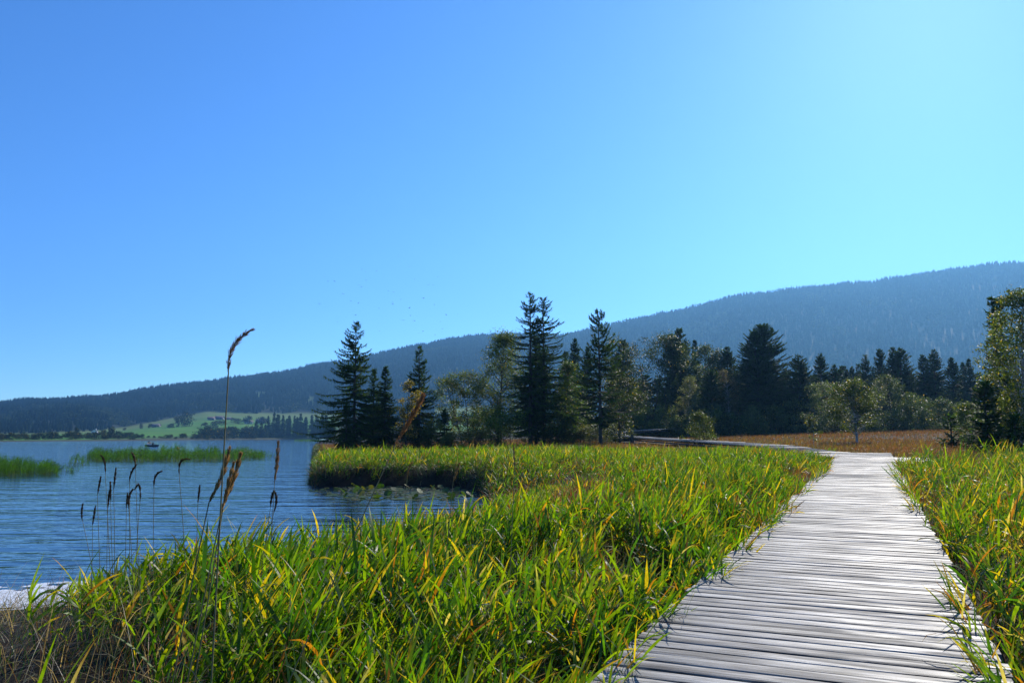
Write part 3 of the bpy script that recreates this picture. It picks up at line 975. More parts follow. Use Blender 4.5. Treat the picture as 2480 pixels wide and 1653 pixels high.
def make_broadleaf(seed, h, w, start=0.2, leaf=0.11, clumps=110, per=70, c=(0.05, 0.075, 0.014), tall=1.0, stems=1, yellow=0.03, lean=0.0, shape='oval', spread=0.28, trunk_r=None):
    rg = np.random.default_rng(seed)
    tb, cb = Buf(), Buf()
    rt = trunk_r or (0.010 * h + 0.03)
    tops = []
    for sidx in range(stems):
        k = 8
        zt = np.linspace(0, h * rg.uniform(0.78, 0.92), k)
        off = np.array([0.0, 0.0]) if stems == 1 else rg.normal(0, 0.12 * w, 2)
        dirn = np.array([lean, 0.0]) + (rg.normal(0, 0.12, 2) if stems > 1 else rg.normal(0, 0.03, 2))
        wob = np.cumsum(rg.normal(0, 0.015 * h / 2, (k, 2)), 0) * (np.arange(k)[:, None] / k)
        pts = np.stack([off[0] + dirn[0] * zt + wob[:, 0], off[1] + dirn[1] * zt + wob[:, 1], zt], -1)
        tube(tb, pts, (rt / math.sqrt(stems)) * (1 - 0.88 * zt / zt[-1]), 7)
        tops.append(pts)
    ctr, rad = [], []
    for q in range(clumps):
        t = rg.random() ** 0.85
        z = h * (start + (1 - start) * t)
        if shape == 'oval':
            env = math.sin(math.pi * min(1, (0.12 + 0.86 * t))) ** 0.6
        elif shape == 'cone':
            env = (1 - t) ** 0.7 * min(1, 0.5 + 3 * t) + 0.08
        else:                                    # dome
            env = math.sqrt(max(0.02, 1 - (max(0, t - 0.25) / 0.76) ** 2)) * min(1, 0.55 + 2 * t)
        a = rg.random() * 6.28
        lump = 0.72 + 0.5 * vnoise(np.array(a * 1.1 + seed), np.array(t * 4.0 + seed))
        rr = w / 2 * env * float(lump) * math.sqrt(rg.uniform(0.12, 1.0))
        st = tops[int(rg.integers(stems))]
        bx, by = np.interp(z, st[:, 2], st[:, 0]), np.interp(z, st[:, 2], st[:, 1])
        cpt = np.array([bx + math.cos(a) * rr, by + math.sin(a) * rr, z])
        zb = max(h * start * 0.5, z - rr * rg.uniform(0.5, 1.1))
        p0 = np.array([np.interp(zb, st[:, 2], st[:, 0]), np.interp(zb, st[:, 2], st[:, 1]), zb])
        mid = (p0 + cpt) / 2 + np.array([0, 0, 0.08 * rr])
        if rr > 0.15:
            tube(tb, [p0, mid, cpt], [0.25 * rt / math.sqrt(stems), 0.16 * rt / math.sqrt(stems), 0.004], 3)
        ctr.append(cpt)
    ctr = np.array(ctr)
    per = int(per * 1.3)
    n = clumps * per
    ci = np.repeat(np.arange(clumps), per)
    sg = 0.8 * spread * (w / 3.0) ** 0.5
    P = ctr[ci] + rg.standard_normal((n, 3)) * np.array([sg, sg, sg * 0.75])
    tone = rg.uniform(0.65, 1.4, clumps)[ci][:, None] * rg.uniform(0.8, 1.2, (n, 1))
    C = np.array(c)[None] * tone
    C = np.where(rg.random((n, 1)) < yellow, np.array([[0.30, 0.22, 0.02]]), C)
    ribbons(cb, P, rg.random(n) * 6.28, rg.uniform(0.5, 2.6, n), rg.normal(0, 0.4, n), 1.4 * leaf * rg.uniform(0.7, 1.4, n), 1.4 * leaf * 0.66 * rg.uniform(0.7, 1.3, n), 2, C, C, rg.normal(0, 0.8, n), 'leaf', 0.5)
    return tb.mesh('trunk_and_limbs', True), cb.mesh('leaves')

def back_up(Y):
    return Y * 1.16 if 89 < Y < 110 else Y

def place(name, meshes, mats, px, Y, label, cat, group=None, rz=0.0, scale=(1, 1, 1), x=None, parts=('trunk', 'crown')):
    xx = x if x is not None else float(x_at(px, Y, 1.0))
    e = bpy.data.objects.new(name, None)
    col.objects.link(e)
    e.location = (xx, Y, gz(xx, Y) - 0.05)
    e.rotation_euler = (0, 0, rz)
    e.scale = scale
    tag(e, label, cat, group)
    for nm, me, ma in zip(parts, meshes, mats):
        link(nm, me, M[ma], e)
    return e

def height_for(px, top, Y):
    x = float(x_at(px, Y, 1.0))
    return at_depth(px, top, Y)[2] - gz(x, Y)
def width_for(wpx, Y):
    return wpx * Y / 1900.0

SP = ('bark', 'needle'); SPRUCE_G = 'spruces on the grassy bank'
SP_ = SP
CPX = CP
def spruce(px, top, Y, wpx, label, group, seed, **kw):
    h, r = height_for(px, top, Y), 1.3 * width_for(wpx, Y) / 2
    me = make_spruce(seed, h, r, **kw)
    return place('spruce_tree', me, ('bark', 'needle'), px, Y, label, 'spruce', group)
SP = math.sin(PITCH)

spruce(856, 776, 78, 172, 'tallest spruce at the bank tip, gappy ragged top, long drooping branches', SPRUCE_G, 1, per=5, dz=0.42, droop=0.30, gap=0.16, tip_up=0.45, curtain=0.9, shape=0.9, asym=0.15)
spruce(930, 886, 80, 84, 'medium spruce pressed against the right flank of the drooping bank-tip spruce', SPRUCE_G, 2, per=6, dz=0.30)
spruce(903, 892, 85, 74, 'spruce half hidden between the drooping spruce and its medium neighbour', SPRUCE_G, 3)
spruce(838, 985, 76, 56, 'small dense young spruce at the foot of the drooping bank-tip spruce', SPRUCE_G, 33)
spruce(1014, 832, 82, 104, 'slender symmetrical spruce behind the yellowing sapling', SPRUCE_G, 4, per=5, dz=0.42, droop=0.25, tip_up=0.5, gap=0.05)
spruce(1076, 990, 80, 58, 'small young spruce alone in the gap right of the slender spruce', SPRUCE_G, 5)
spruce(1285, 703, 80, 150, 'taller of the twin high spruces with bare upper trunk', SPRUCE_G, 6, per=4, dz=0.50, gap=0.12, droop=0.25, tip_up=0.42, shape=0.75, start=0.10, curtain=0.3, dead=0.15)
spruce(1318, 720, 81, 148, 'slightly shorter right hand trunk of the twin high spruces', SPRUCE_G, 7, per=4, dz=0.48, gap=0.12, droop=0.25, tip_up=0.42, shape=0.75, start=0.10, curtain=0.3, asym=-0.25, dead=0.15)
spruce(1299, 800, 84, 120, 'thin third spruce squeezed between the twin high spruces', SPRUCE_G, 8, per=5, start=0.08)
spruce(1455, 752, 74, 150, 'high narrow spruce with a long dark bare trunk beside the far boardwalk', SPRUCE_G, 9, per=4, dz=0.45, gap=0.10, droop=0.2, tip_up=0.7, shape=0.7, start=0.16, curtain=0.3)

BACK = 'dark spruces along the back of the bog'
back = [(1395, 818, 132, 66, 'pointed spruce top between the twin spruces and the narrow spruce'),
        (1373, 848, 138, 50, 'shorter spruce directly right of the twin high spruces'),
        (1425, 835, 136, 60, 'spruce half covered by the left side of the narrow spruce'),
        (1513, 818, 128, 92, 'dark spruce left of the round-topped broadleaf in the tree line'),
        (1632, 806, 128, 92, 'left top of the dark double spruce in the tree line'),
        (1653, 794, 127, 104, 'right and taller top of the dark double spruce in the tree line'),
        (1690, 822, 142, 48, 'thin sparse spruce just right of the dark double spruce'),
        (1768, 840, 132, 92, 'spruce with a knobbly narrow tip left of the widest spruce'),
        (1728, 892, 118, 92, 'black low spruce in front of the two green broadleaf domes'),
        (1856, 784, 126, 196, 'widest and tallest spruce of the back tree line'),
        (1838, 800, 124, 130, 'second top merged into the left side of the widest spruce'),
        (1909, 890, 142, 48, 'small spruce tip in the gap right of the widest spruce'),
        (1942, 858, 126, 112, 'columnar dark spruce next right after the widest spruce'),
        (1995, 856, 140, 78, 'conical spruce above the small birch on its left'),
        (2028, 882, 142, 54, 'narrow spruce directly behind the small birch top'),
        (2058, 894, 150, 36, 'first and smallest of three little spruces behind the birch'),
        (2072, 886, 150, 40, 'middle one of three little spruces behind the birch'),
        (2088, 880, 150, 42, 'tallest of three little spruces behind the birch'),
        (2107, 856, 144, 58, 'spruce at the left end of the dense dark clump'),
        (2142, 844, 142, 76, 'second spruce of the dense dark clump right of the birch'),
        (2173, 840, 142, 66, 'third spruce of the dense dark clump with the sharpest tip'),
        (2192, 842, 140, 112, 'broad round-shouldered spruce closing the dense dark clump'),
        (2247, 857, 144, 62, 'left one of the spruce pair beyond the sky gap'),
        (2274, 846, 142, 80, 'right and taller one of the spruce pair beyond the sky gap'),
        (2318, 866, 142, 66, 'single dark spruce left of the hazy spruce tips'),
        (2344, 876, 150, 44, 'first hazy spruce tip left of the leafy birch'),
        (2359, 868, 152, 48, 'taller hazy spruce tip left of the leafy birch')]
for i, (px, top, Y, w, lab) in enumerate(back):
    spruce(px, top, Y, w, lab, BACK, 40 + i, per=6, dz=0.42 if w < 120 else 0.36, droop=0.22, tip_up=0.35, shape=0.72, cool=0.6, start=0.02, curtain=0.5, tw=0.22)
for i, px in enumerate(np.arange(1490, 2400, 27.0)):
    spruce(px + rng.normal(0, 6), 905 + rng.normal(0, 14), 158 + rng.uniform(-8, 12), 70, 'dim spruce filling the wood behind the tree line', 'wood behind the tree line', 700 + i, per=6, dz=0.6, droop=0.22, shape=0.6, cool=0.6, start=0.0, curtain=0.0, tw=0.34)
spruce(2428, 716, 62, 62, 'high narrow spruce top showing left of the leafy birch', 'spruces by the right birch', 80, per=5, dz=0.4, tip_up=0.5, shape=0.6)
spruce(2446, 720, 63, 66, 'spruce almost hidden behind the leafy birch crown', 'spruces by the right birch', 81, per=5, dz=0.4, tip_up=0.5, shape=0.6)
YOUNG = 'young conifers at the edge of the bog'
spruce(2392, 925, 44, 96, 'bright green young spruce under the leafy birch', YOUNG, 82, per=6, dz=0.22, droop=0.1, tip_up=0.4, shape=0.7, curtain=0.3)
spruce(2306, 1002, 50, 70, 'small yellowish see-through young conifer in the bog grass', YOUNG, 83, per=4, dz=0.25, gap=0.2, droop=0.0, tip_up=0.4, curtain=0.0)
spruce(2462, 1008, 42, 84, 'low dark young spruce at the right frame edge', YOUNG, 84, per=6, dz=0.22, droop=0.1, tip_up=0.4, shape=0.7)

def broad(px, top, Y, wpx, label, group, seed, name='broadleaf_tree', bark='bark', cat='tree', **kw):
    Y = back_up(Y)
    h, w = height_for(px, top, Y), width_for(wpx, Y)
    me = make_broadleaf(seed, h, w, **kw)
    return place(name, me, (bark, 'broad'), px, Y, label, cat, group)
BANK = 'broadleaf trees on the grassy bank'
PALE, MIDG, LIMEG, GREY = (0.070, 0.098, 0.030), (0.050, 0.085, 0.014), (0.085, 0.125, 0.014), (0.090, 0.105, 0.055)
broad(1205, 806, 86, 196, 'tall loose pale-leaved tree left of the twin high spruces', BANK, 1, clumps=150, per=75, c=PALE, start=0.08, leaf=0.13, lean=0.03, shape='cone', spread=0.34)
broad(1132, 902, 84, 138, 'shorter rounded pale-leaved tree at the left of its tall neighbour', BANK, 2, clumps=100, per=70, c=PALE, start=0.18, leaf=0.12, stems=2)
broad(1228, 985, 78, 120, 'low lime green shrubby tree at the foot of the tall pale tree', BANK, 3, clumps=70, per=65, c=LIMEG, start=0.05, leaf=0.11, stems=3)
broad(983, 922, 77, 76, 'thin sapling with yellowing leaves left of the slender spruce', BANK, 4, clumps=42, per=45, c=(0.09, 0.085, 0.014), start=0.15, leaf=0.11, yellow=0.35, spread=0.22)
broad(1385, 880, 82, 132, 'yellow-green broadleaf tree between the twin spruces and the narrow spruce', BANK, 5, clumps=110, per=70, c=MIDG, start=0.08, leaf=0.12, shape='cone')
broad(1350, 960, 79, 110, 'dark leafy tree low at the right foot of the twin spruces', BANK, 16, clumps=80, per=65, c=MIDG, start=0.04, leaf=0.12, stems=2)
broad(1500, 900, 80, 120, 'olive leafy tree behind the right side of the narrow spruce', BANK, 17, clumps=90, per=65, c=(0.035, 0.048, 0.010), start=0.05, leaf=0.12)
LINE = 'broadleaf trees in the back tree line'
broad(1576, 815, 124, 142, 'round-topped multi-stemmed broadleaf in the back tree line', LINE, 6, clumps=150, per=70, c=(0.035, 0.05, 0.014), start=0.25, leaf=0.17, stems=4, shape='dome', spread=0.4)
broad(1713, 840, 134, 96, 'left one of two green broadleaf domes in the tree line', LINE, 7, clumps=90, per=70, c=(0.035, 0.055, 0.018), start=0.2, leaf=0.17, shape='dome', spread=0.4)
broad(1746, 848, 134, 82, 'right one of two green broadleaf domes in the tree line', LINE, 8, clumps=80, per=70, c=(0.035, 0.055, 0.018), start=0.2, leaf=0.17, shape='dome', spread=0.4)
broad(1668, 914, 98, 78, 'sparkling silvery birch cone left of the black low spruce', LINE, 9, clumps=80, per=75, c=GREY, start=0.04, leaf=0.11, shape='cone', name='birch_tree', bark='birch_bark', cat='birch')
broad(1768, 897, 106, 74, 'grey brownish birch column left of the widest spruce', LINE, 10, clumps=80, per=75, c=(0.085, 0.075, 0.055), start=0.05, leaf=0.11, shape='oval', name='birch_tree', bark='birch_bark', cat='birch')
broad(2012, 930, 104, 112, 'wide pale broadleaf behind the left side of the small birch', LINE, 11, clumps=90, per=70, c=PALE, start=0.1, leaf=0.12, stems=3)
broad(2132, 920, 108, 60, 'greyish slim birch right behind the small birch crown', LINE, 12, clumps=60, per=70, c=GREY, start=0.05, leaf=0.11, shape='cone', name='birch_tree', bark='birch_bark', cat='birch')
broad(2167, 912, 104, 104, 'rounded green tree in front of the dense dark spruce clump', LINE, 13, clumps=100, per=75, c=(0.045, 0.066, 0.018), start=0.04, leaf=0.12)
RIGHT = 'birches in the bog'
broad(2076, 918, 68, 124, 'small lone birch with a white trunk beyond the boardwalk end', RIGHT, 14, clumps=110, per=60, c=(0.06, 0.08, 0.014), start=0.24, leaf=0.10, name='birch_tree', bark='birch_bark', cat='birch', spread=0.26, trunk_r=0.12, shape='dome')
broad(2478, 700, 46, 190, 'large glossy-leaved birch cut by the right frame edge', RIGHT, 15, clumps=170, per=60, c=(0.085, 0.110, 0.014), start=0.08, leaf=0.10, yellow=0.08, name='birch_tree', bark='birch_bark', cat='birch', spread=0.24)
broad(1972, 1000, 52, 34, 'tiny birch sapling left of the lone white-trunked birch', RIGHT, 18, clumps=16, per=24, c=(0.075, 0.09, 0.03), start=0.3, leaf=0.08, name='birch_tree', bark='birch_bark', cat='birch', spread=0.14, trunk_r=0.02)
broad(2345, 975, 54, 76, 'loose pale shrubby tree between young conifer and green young spruce', RIGHT, 19, clumps=60, per=55, c=PALE, start=0.08, leaf=0.09, stems=3)

# willow shrubs in front of the tree line: five shapes, copied and scaled
shr = [make_broadleaf(300 + k, 3.0, 3.0, start=0.02, leaf=0.10, clumps=60, per=60, c=c, stems=4, shape='dome', spread=0.30)
       for k, c in enumerate([PALE, (0.05, 0.075, 0.02), GREY, (0.038, 0.06, 0.016), (0.06, 0.08, 0.02)])]
shrubs = [(1545, 978, 96, 62, 0, 'sparkling shrub right behind the old post by the far boardwalk'),
          (1612, 984, 98, 62, 0, 'round shrub left of the silvery birch cone'),
          (1693, 1000, 64, 64, 4, 'shrub standing in front of the far boardwalk below the silvery birch'),
          (1726, 985, 98, 56, 0, 'shrub at the right foot of the silvery birch cone'),
          (1775, 1002, 96, 68, 3, 'dark green shrub at the foot of the grey birch column'),
          (1820, 985, 100, 34, 2, 'narrow very pale shrub left of the widest spruce foot'),
          (1655, 1010, 92, 70, 3, 'low shrub at the left foot of the silvery birch cone'),
          (1875, 984, 102, 78, 1, 'green shrub at the foot of the widest spruce'),
          (1925, 972, 104, 80, 4, 'taller shrub below the columnar dark spruce'),
          (1966, 1000, 98, 60, 0, 'pale low shrub behind the tiny birch sapling'),
          (2040, 1002, 98, 66, 2, 'pale shrub behind the lone birch trunk'),
          (2108, 1000, 98, 60, 4, 'shrub behind the right side of the lone birch'),
          (2196, 982, 100, 66, 1, 'green shrub before the right end of the dark spruce clump'),
          (2228, 956, 102, 76, 0, 'sparkling shrub left of the dark gap in the tree line'),
          (2288, 966, 102, 72, 1, 'green shrub right of the dark gap in the tree line'),
          (2322, 980, 100, 60, 3, 'dark shrub below the single dark spruce'),
          (2372, 990, 90, 80, 0, 'pale shrub behind the bright green young spruce'),
          (2440, 985, 80, 90, 3, 'shrub in the shade of the large birch'),
          (1470, 1018, 84, 66, 2, 'greyish shrub at the left end of the far boardwalk'),
          (1415, 1028, 80, 70, 2, 'brownish scrub at the foot of the high narrow spruce'),
          (1345, 1034, 78, 80, 3, 'low scrub at the foot of the twin high spruces'),
          (1160, 1040, 80, 80, 3, 'low scrub under the shorter pale-leaved tree'),
          (1045, 1018, 78, 46, 0, 'pale-leaved bush at the foot of the slender spruce'),
          (985, 1030, 79, 100, 3, 'dark brushy scrub between the bank-tip spruces and the slender spruce'),
          (1095, 1046, 76, 60, 1, 'small green bush in the gap left of the pale-leaved trees'),
          (1580, 1018, 96, 60, 1, 'low bush between the two round sparkling shrubs'),
          (1840, 1008, 96, 60, 4, 'low bush at the edge of the brown bog left of the widest spruce')]
for i, (px, top, Y, w, k, lab) in enumerate(shrubs):
    Y = back_up(Y)
    h = height_for(px, top, Y)
    sc = h / 3.0
    sw = width_for(w, Y) / 3.0
    place('willow_shrub', shr[k], ('bark', 'broad'), px, Y, lab, 'shrub', 'shrubs in front of the tree line', rz=i * 1.7, scale=(sw, sw, sc), parts=('stems', 'foliage'))

# ------------------------------------------------------------------ far shore: trees, bushes, houses
def far_at(px, py):
    """ground point of the far slope seen at that pixel"""
    ys, yr = float(shore_Y(px)), float(ridge_Y(px))
    Y = np.linspace(ys, yr, 1500)
    z = far_z(np.full_like(Y, px), Y)
    p = HOR - (z - EYE) * 1900 / Y
    i = int(np.argmin(np.abs(p - py)))
    return float((px - 1240) / 1900 * (Y[i] * CP + (z[i] - EYE) * SP)), float(Y[i]), float(z[i])
far_sp = [make_spruce(500 + k, 20, 4.2, per=5, dz=0.9, start=0.02, shape=0.75, cool=0.6, curtain=0.0, tw=0.9) for k in range(3)]
far_br = [make_broadleaf(520 + k, 10, 10, start=0.03, leaf=0.9, clumps=40, per=14, c=c, stems=2, shape='dome', spread=0.7) for k, c in enumerate([(0.03, 0.045, 0.018), (0.04, 0.055, 0.022), (0.055, 0.065, 0.03)])]
def far_tree(px, base, hpx, wpx, kind, label, cat, group):
    x, Y, z = far_at(px, base)
    ms = far_sp[int(rng.integers(3))] if kind == 's' else far_br[int(rng.integers(3))]
    e = bpy.data.objects.new('far_spruce' if kind == 's' else 'far_bush', None)
    col.objects.link(e)
    e.location = (x, Y, z - 0.3)
    hh = hpx * Y / 1900.0
    ww = wpx * Y / 1900.0
    e.scale = (ww / (8.4 if kind == 's' else 10), ww / (8.4 if kind == 's' else 10), hh / (20 if kind == 's' else 10))
    e.rotation_euler = (0, 0, rng.random() * 6.28)
    tag(e, label, cat, group)
    link('trunk', ms[0], M['bark'], e)
    link('crown', ms[1], M['needle' if kind == 's' else 'far_leaf'], e)
for px in np.concatenate([np.arange(642, 812, 8.5)]):
    far_tree(px + rng.normal(0, 2), 1059.5, rng.uniform(34, 58) * (1.0 if px > 665 else 0.8), rng.uniform(15, 21), 's', 'dark spruce in the far lakeshore wood behind the bank tip', 'spruce', 'far lakeshore wood')
for px in np.concatenate([np.arange(648, 805, 13.0)]):
    far_tree(px + rng.normal(0, 2), 1057.5, rng.uniform(46, 62), rng.uniform(17, 22), 's', 'tall dark spruce at the back of the far lakeshore wood', 'spruce', 'back of the far lakeshore wood')
for px, hp, wp in ((620, 40, 22), (612, 26, 22), (632, 36, 20), (600, 24, 20)):
    far_tree(px, 1059, hp, wp, 's', 'spruce at the thin left end of the far lakeshore wood', 'spruce', 'left end of the far lakeshore wood')
bp = list(np.arange(-20, 250, 11.0)) + list(np.arange(255, 330, 9.0)) + list(np.arange(335, 480, 13.0)) + list(np.arange(470, 640, 9.5))
for px in bp:
    hp = rng.uniform(9, 20) if px < 330 else (rng.uniform(5, 12) if px < 480 else rng.uniform(14, 26))
    far_tree(px + rng.normal(0, 3), rng.uniform(1061, 1065.5) - (0.006 * px), hp, hp * rng.uniform(1.0, 1.7), 'b', 'dark bush in the row along the far lakeshore', 'bush', 'bushes along the far lakeshore')
for px, ba, hp, wp, lab in ((432, 1033, 24, 14, 'left tree of the tree clump in the middle of the far meadow'), (449, 1033, 32, 26, 'tallest tree of the clump in the middle of the far meadow'),
                            (412, 1036, 10, 16, 'bush left of the tree clump on the far meadow'), (342, 1038, 12, 7, 'small pointed tree on the far meadow left of the hut'),
                            (361, 1036, 10, 10, 'round tree beside the dark hut on the far meadow'), (519, 1035, 17, 30, 'wide bush on the far meadow below the farm row'),
                            (494, 1033, 10, 14, 'small bush left of the wide bush on the far meadow'), (300, 1042, 7, 6, 'tiny tree at the left end of the far meadow'),
                            (576, 1026, 14, 22, 'dark tree left of the white-walled farmhouse'), (596, 1026, 18, 20, 'dark tree right before the white-walled farmhouse'), (640, 1026, 15, 26, 'dark tree right of the white-walled farmhouse'),
                            (185, 1062, 26, 10, 'slim dark tree on the far shore left of the white chalet'), (250, 1062, 22, 14, 'dark tree on the far shore right of the white chalet'), (270, 1061, 26, 16, 'taller dark tree closing the far shore clump by the chalet')):
    far_tree(px, ba, hp, wp, 'b', lab, 'tree', 'trees on the far meadow')

M['h_white'] = plain_mat('white_render', (0.75, 0.74, 0.72), 0.8, 0.08, 0.6)
M['h_grey'] = plain_mat('grey_timber', (0.20, 0.20, 0.21), 0.85, 0.2, 0.8)
M['h_roof'] = plain_mat('dark_roof', (0.09, 0.075, 0.075), 0.7, 0.2, 0.5)
M['h_rroof'] = plain_mat('red_brown_roof', (0.16, 0.09, 0.075), 0.7, 0.2, 0.5)
M['glass'] = plain_mat('window_glass', (0.02, 0.03, 0.04), 0.1, spec=0.8)
M['h_wood'] = plain_mat('door_wood', (0.08, 0.05, 0.03), 0.7)
def house(px, py, wpx, hpx, wall, roof, label, depth=9.0, ridge='y', rz=0.2, wins=3):
    x, Y, z = far_at(px, py)
    k = Y / 1900.0
    w, h = wpx * k, hpx * k
    e = bpy.data.objects.new('house', None)
    col.objects.link(e)
    e.location = (x, Y, z - 0.4)
    e.rotation_euler = (0, 0, rz)
    tag(e, label, 'house', 'houses across the lake')
    hw, hd, he = w / 2, depth / 2, h * 0.55
    b = Buf()
    box(b, -hw, hw, -hd, hd, 0, he)
    if ridge == 'y':
        b.add([(-hw, -hd, he), (hw, -hd, he), (0, -hd, h), (-hw, hd, he), (hw, hd, he), (0, hd, h)], [(0, 1, 2, 2), (3, 5, 4, 4)])
        rp = [(-hw * 1.12, he - 0.06 * h, 0, h), (hw * 1.12, he - 0.06 * h, 0, h)]
        rb = Buf()
        for (xa, za, xb, zb) in rp:
            rb.add([(xa, -hd - 0.7, za), (xb, -hd - 0.7, zb), (xb, hd + 0.7, zb), (xa, hd + 0.7, za), (xa, -hd - 0.7, za + 0.3), (xb, -hd - 0.7, zb + 0.3), (xb, hd + 0.7, zb + 0.3), (xa, hd + 0.7, za + 0.3)],
                   [(0, 1, 2, 3), (4, 7, 6, 5), (0, 4, 5, 1), (2, 6, 7, 3), (0, 3, 7, 4), (1, 5, 6, 2)])
    else:
        b.add([(-hw, -hd, he), (-hw, hd, he), (-hw, 0, h), (hw, -hd, he), (hw, hd, he), (hw, 0, h)], [(0, 2, 1, 1), (3, 4, 5, 5)])
        rb = Buf()
        for sy in (-1, 1):
            ya, za = sy * hd * 1.15, he - 0.06 * h
            rb.add([(-hw - 0.7, ya, za), (-hw - 0.7, 0, h), (hw + 0.7, 0, h), (hw + 0.7, ya, za), (-hw - 0.7, ya, za + 0.3), (-hw - 0.7, 0, h + 0.3), (hw + 0.7, 0, h + 0.3), (hw + 0.7, ya, za + 0.3)],
                   [(0, 1, 2, 3), (4, 7, 6, 5), (0, 4, 5, 1), (2, 6, 7, 3), (0, 3, 7, 4), (1, 5, 6, 2)])
    link('wall', b.mesh('wall'), M[wall], e)
    ro = link('roof', rb.mesh('roof'), M[roof], e)
    cb_ = Buf(); box(cb_, hw * 0.3, hw * 0.3 + 0.8, -0.4, 0.4, he, h + 0.9)
    link('chimney', cb_.mesh('chimney'), M[wall], ro)
    for i in range(wins):
        u = -hw + w * (i + 0.5) / wins
        wb = Buf(); box(wb, u - 0.6, u + 0.6, -hd - 0.06, -hd + 0.05, he * 0.35, he * 0.8)
        link('window', wb.mesh('window'), M['glass'], e)
    db = Buf(); box(db, -0.5 + hw * 0.05, 0.5 + hw * 0.05, -hd - 0.05, -hd + 0.05, 0, min(2.1, he * 0.8))
    link('door', db.mesh('door'), M['h_wood'], e)
house(229, 1049, 13, 10, 'h_white', 'h_roof', 'small white gabled chalet among trees on the far left shore', ridge='y', rz=0.35, wins=2)
house(378, 1034, 17, 8, 'h_grey', 'h_roof', 'low dark hut alone on the far green meadow', ridge='x', rz=0.15, wins=1)
house(602, 1026, 20, 9, 'h_white', 'h_roof', 'white-walled farmhouse with dark roof between the far meadow trees', ridge='x', rz=0.3, wins=4)
house(632, 1024, 22, 10, 'h_grey', 'h_roof', 'grey farmhouse right of the white-walled one across the lake', ridge='x', rz=0.1, wins=4)
house(512, 1017, 15, 8, 'h_grey', 'h_rroof', 'reddish-roofed farm building at the left of the far farm row', ridge='x', rz=0.1, wins=2)
house(531, 1016, 20, 9, 'h_grey', 'h_roof', 'bluish grey long farm building in the middle of the far farm row', ridge='x', rz=-0.1, wins=3)
house(551, 1016, 16, 6, 'h_grey', 'h_roof', 'low shed at the right end of the far farm row', ridge='x', rz=0.0, wins=1)

# ------------------------------------------------------------------ reeds standing in the lake
def water_at(px, py):
    x, y, z = ray(px, py)
    t = (WATER_Z - EYE) / z
    return x * t, y * t
def reed_island(name, label, polys, n, H, seed, wl):
    rg = np.random.default_rng(seed)
    b = Buf()
    X, Y_, HH = [], [], []
    for (p0, p1, yf, yb, frac, hk) in polys:
        m = int(n * frac)
        p = p0 + (p1 - p0) * rg.beta(1.35, 1.35, m); q = rg.uniform(yb, yf, m)
        x, y = water_at(p, q)
        X.append(x); Y_.append(y); HH.append(np.full(m, H * hk) * rg.uniform(0.5, 1.15, m) * (0.6 + 0.75 * vnoise(p / 14.0, q / 9.0)) * (0.7 + 0.3 * np.sin(math.pi * (p - p0) / (p1 - p0))))
    x, y, h = np.concatenate(X), np.concatenate(Y_), np.concatenate(HH)
    m = len(x)
    root = np.stack([x, y, np.full(m, WATER_Z - 0.15)], -1)
    c = np.array([0.030, 0.090, 0.012]) * rg.uniform(0.6, 1.4, (m, 1))
    brown = np.array([0.10, 0.08, 0.05])
    lean = np.abs(rg.normal(0.10, 0.06, m)); az = rg.normal(0.2, 0.7, m)
    ribbons(b, root, az, lean, 0.05, h + 0.15, wl * 0.45, 2, brown * 0.5 + c * 0.5, c, rg.random(m) * 3, 'stem', 0.05)
    for k in range(6):
        f = 0.18 + 0.82 * (k + 0.5) / 6
        P = root + np.stack([np.cos(az) * np.sin(lean), np.sin(az) * np.sin(lean), np.cos(lean)], -1) * ((h + 0.15) * f)[:, None]
        la = rg.random(m) * 6.28
        la = np.arctan2(np.sin(la), np.cos(la) + 0.8)
        ribbons(b, P, la, rg.uniform(0.4, 1.0, m), rg.uniform(0.2, 0.9, m), rg.uniform(0.25, 0.45, m), wl, 2, c, c * 1.2, rg.normal(0, 0.5, m), 'leaf', 0.4)
    o = link(name, b.mesh(name), M['reed'])
    tag(o, label, 'reeds', kind='stuff')
reed_island('reed_bed', 'long green reed island in the lake beyond the tall seed stalk', [(215, 590, 1117, 1106, 0.78, 1.05), (205, 260, 1116, 1108, 0.05, 0.8), (540, 640, 1112, 1104, 0.15, 0.85), (165, 215, 1126, 1116, 0.02, 0.6), (620, 665, 1112, 1104, 0.01, 0.6)], 3600, 1.15, 3, 0.028)
reed_island('reed_bed', 'short reed patch in the lake cut by the left frame edge', [(-160, 95, 1152, 1136, 0.85, 1.0), (90, 140, 1150, 1138, 0.12, 0.75), (135, 190, 1146, 1136, 0.02, 0.5)], 2000, 0.92, 4, 0.020)
reed_island('reed_bed', 'dark low reed patch at the far end of the lake by the bank tip', [(712, 790, 1069.0, 1064.5, 1.0, 1.0)], 700, 0.8, 5, 0.12)

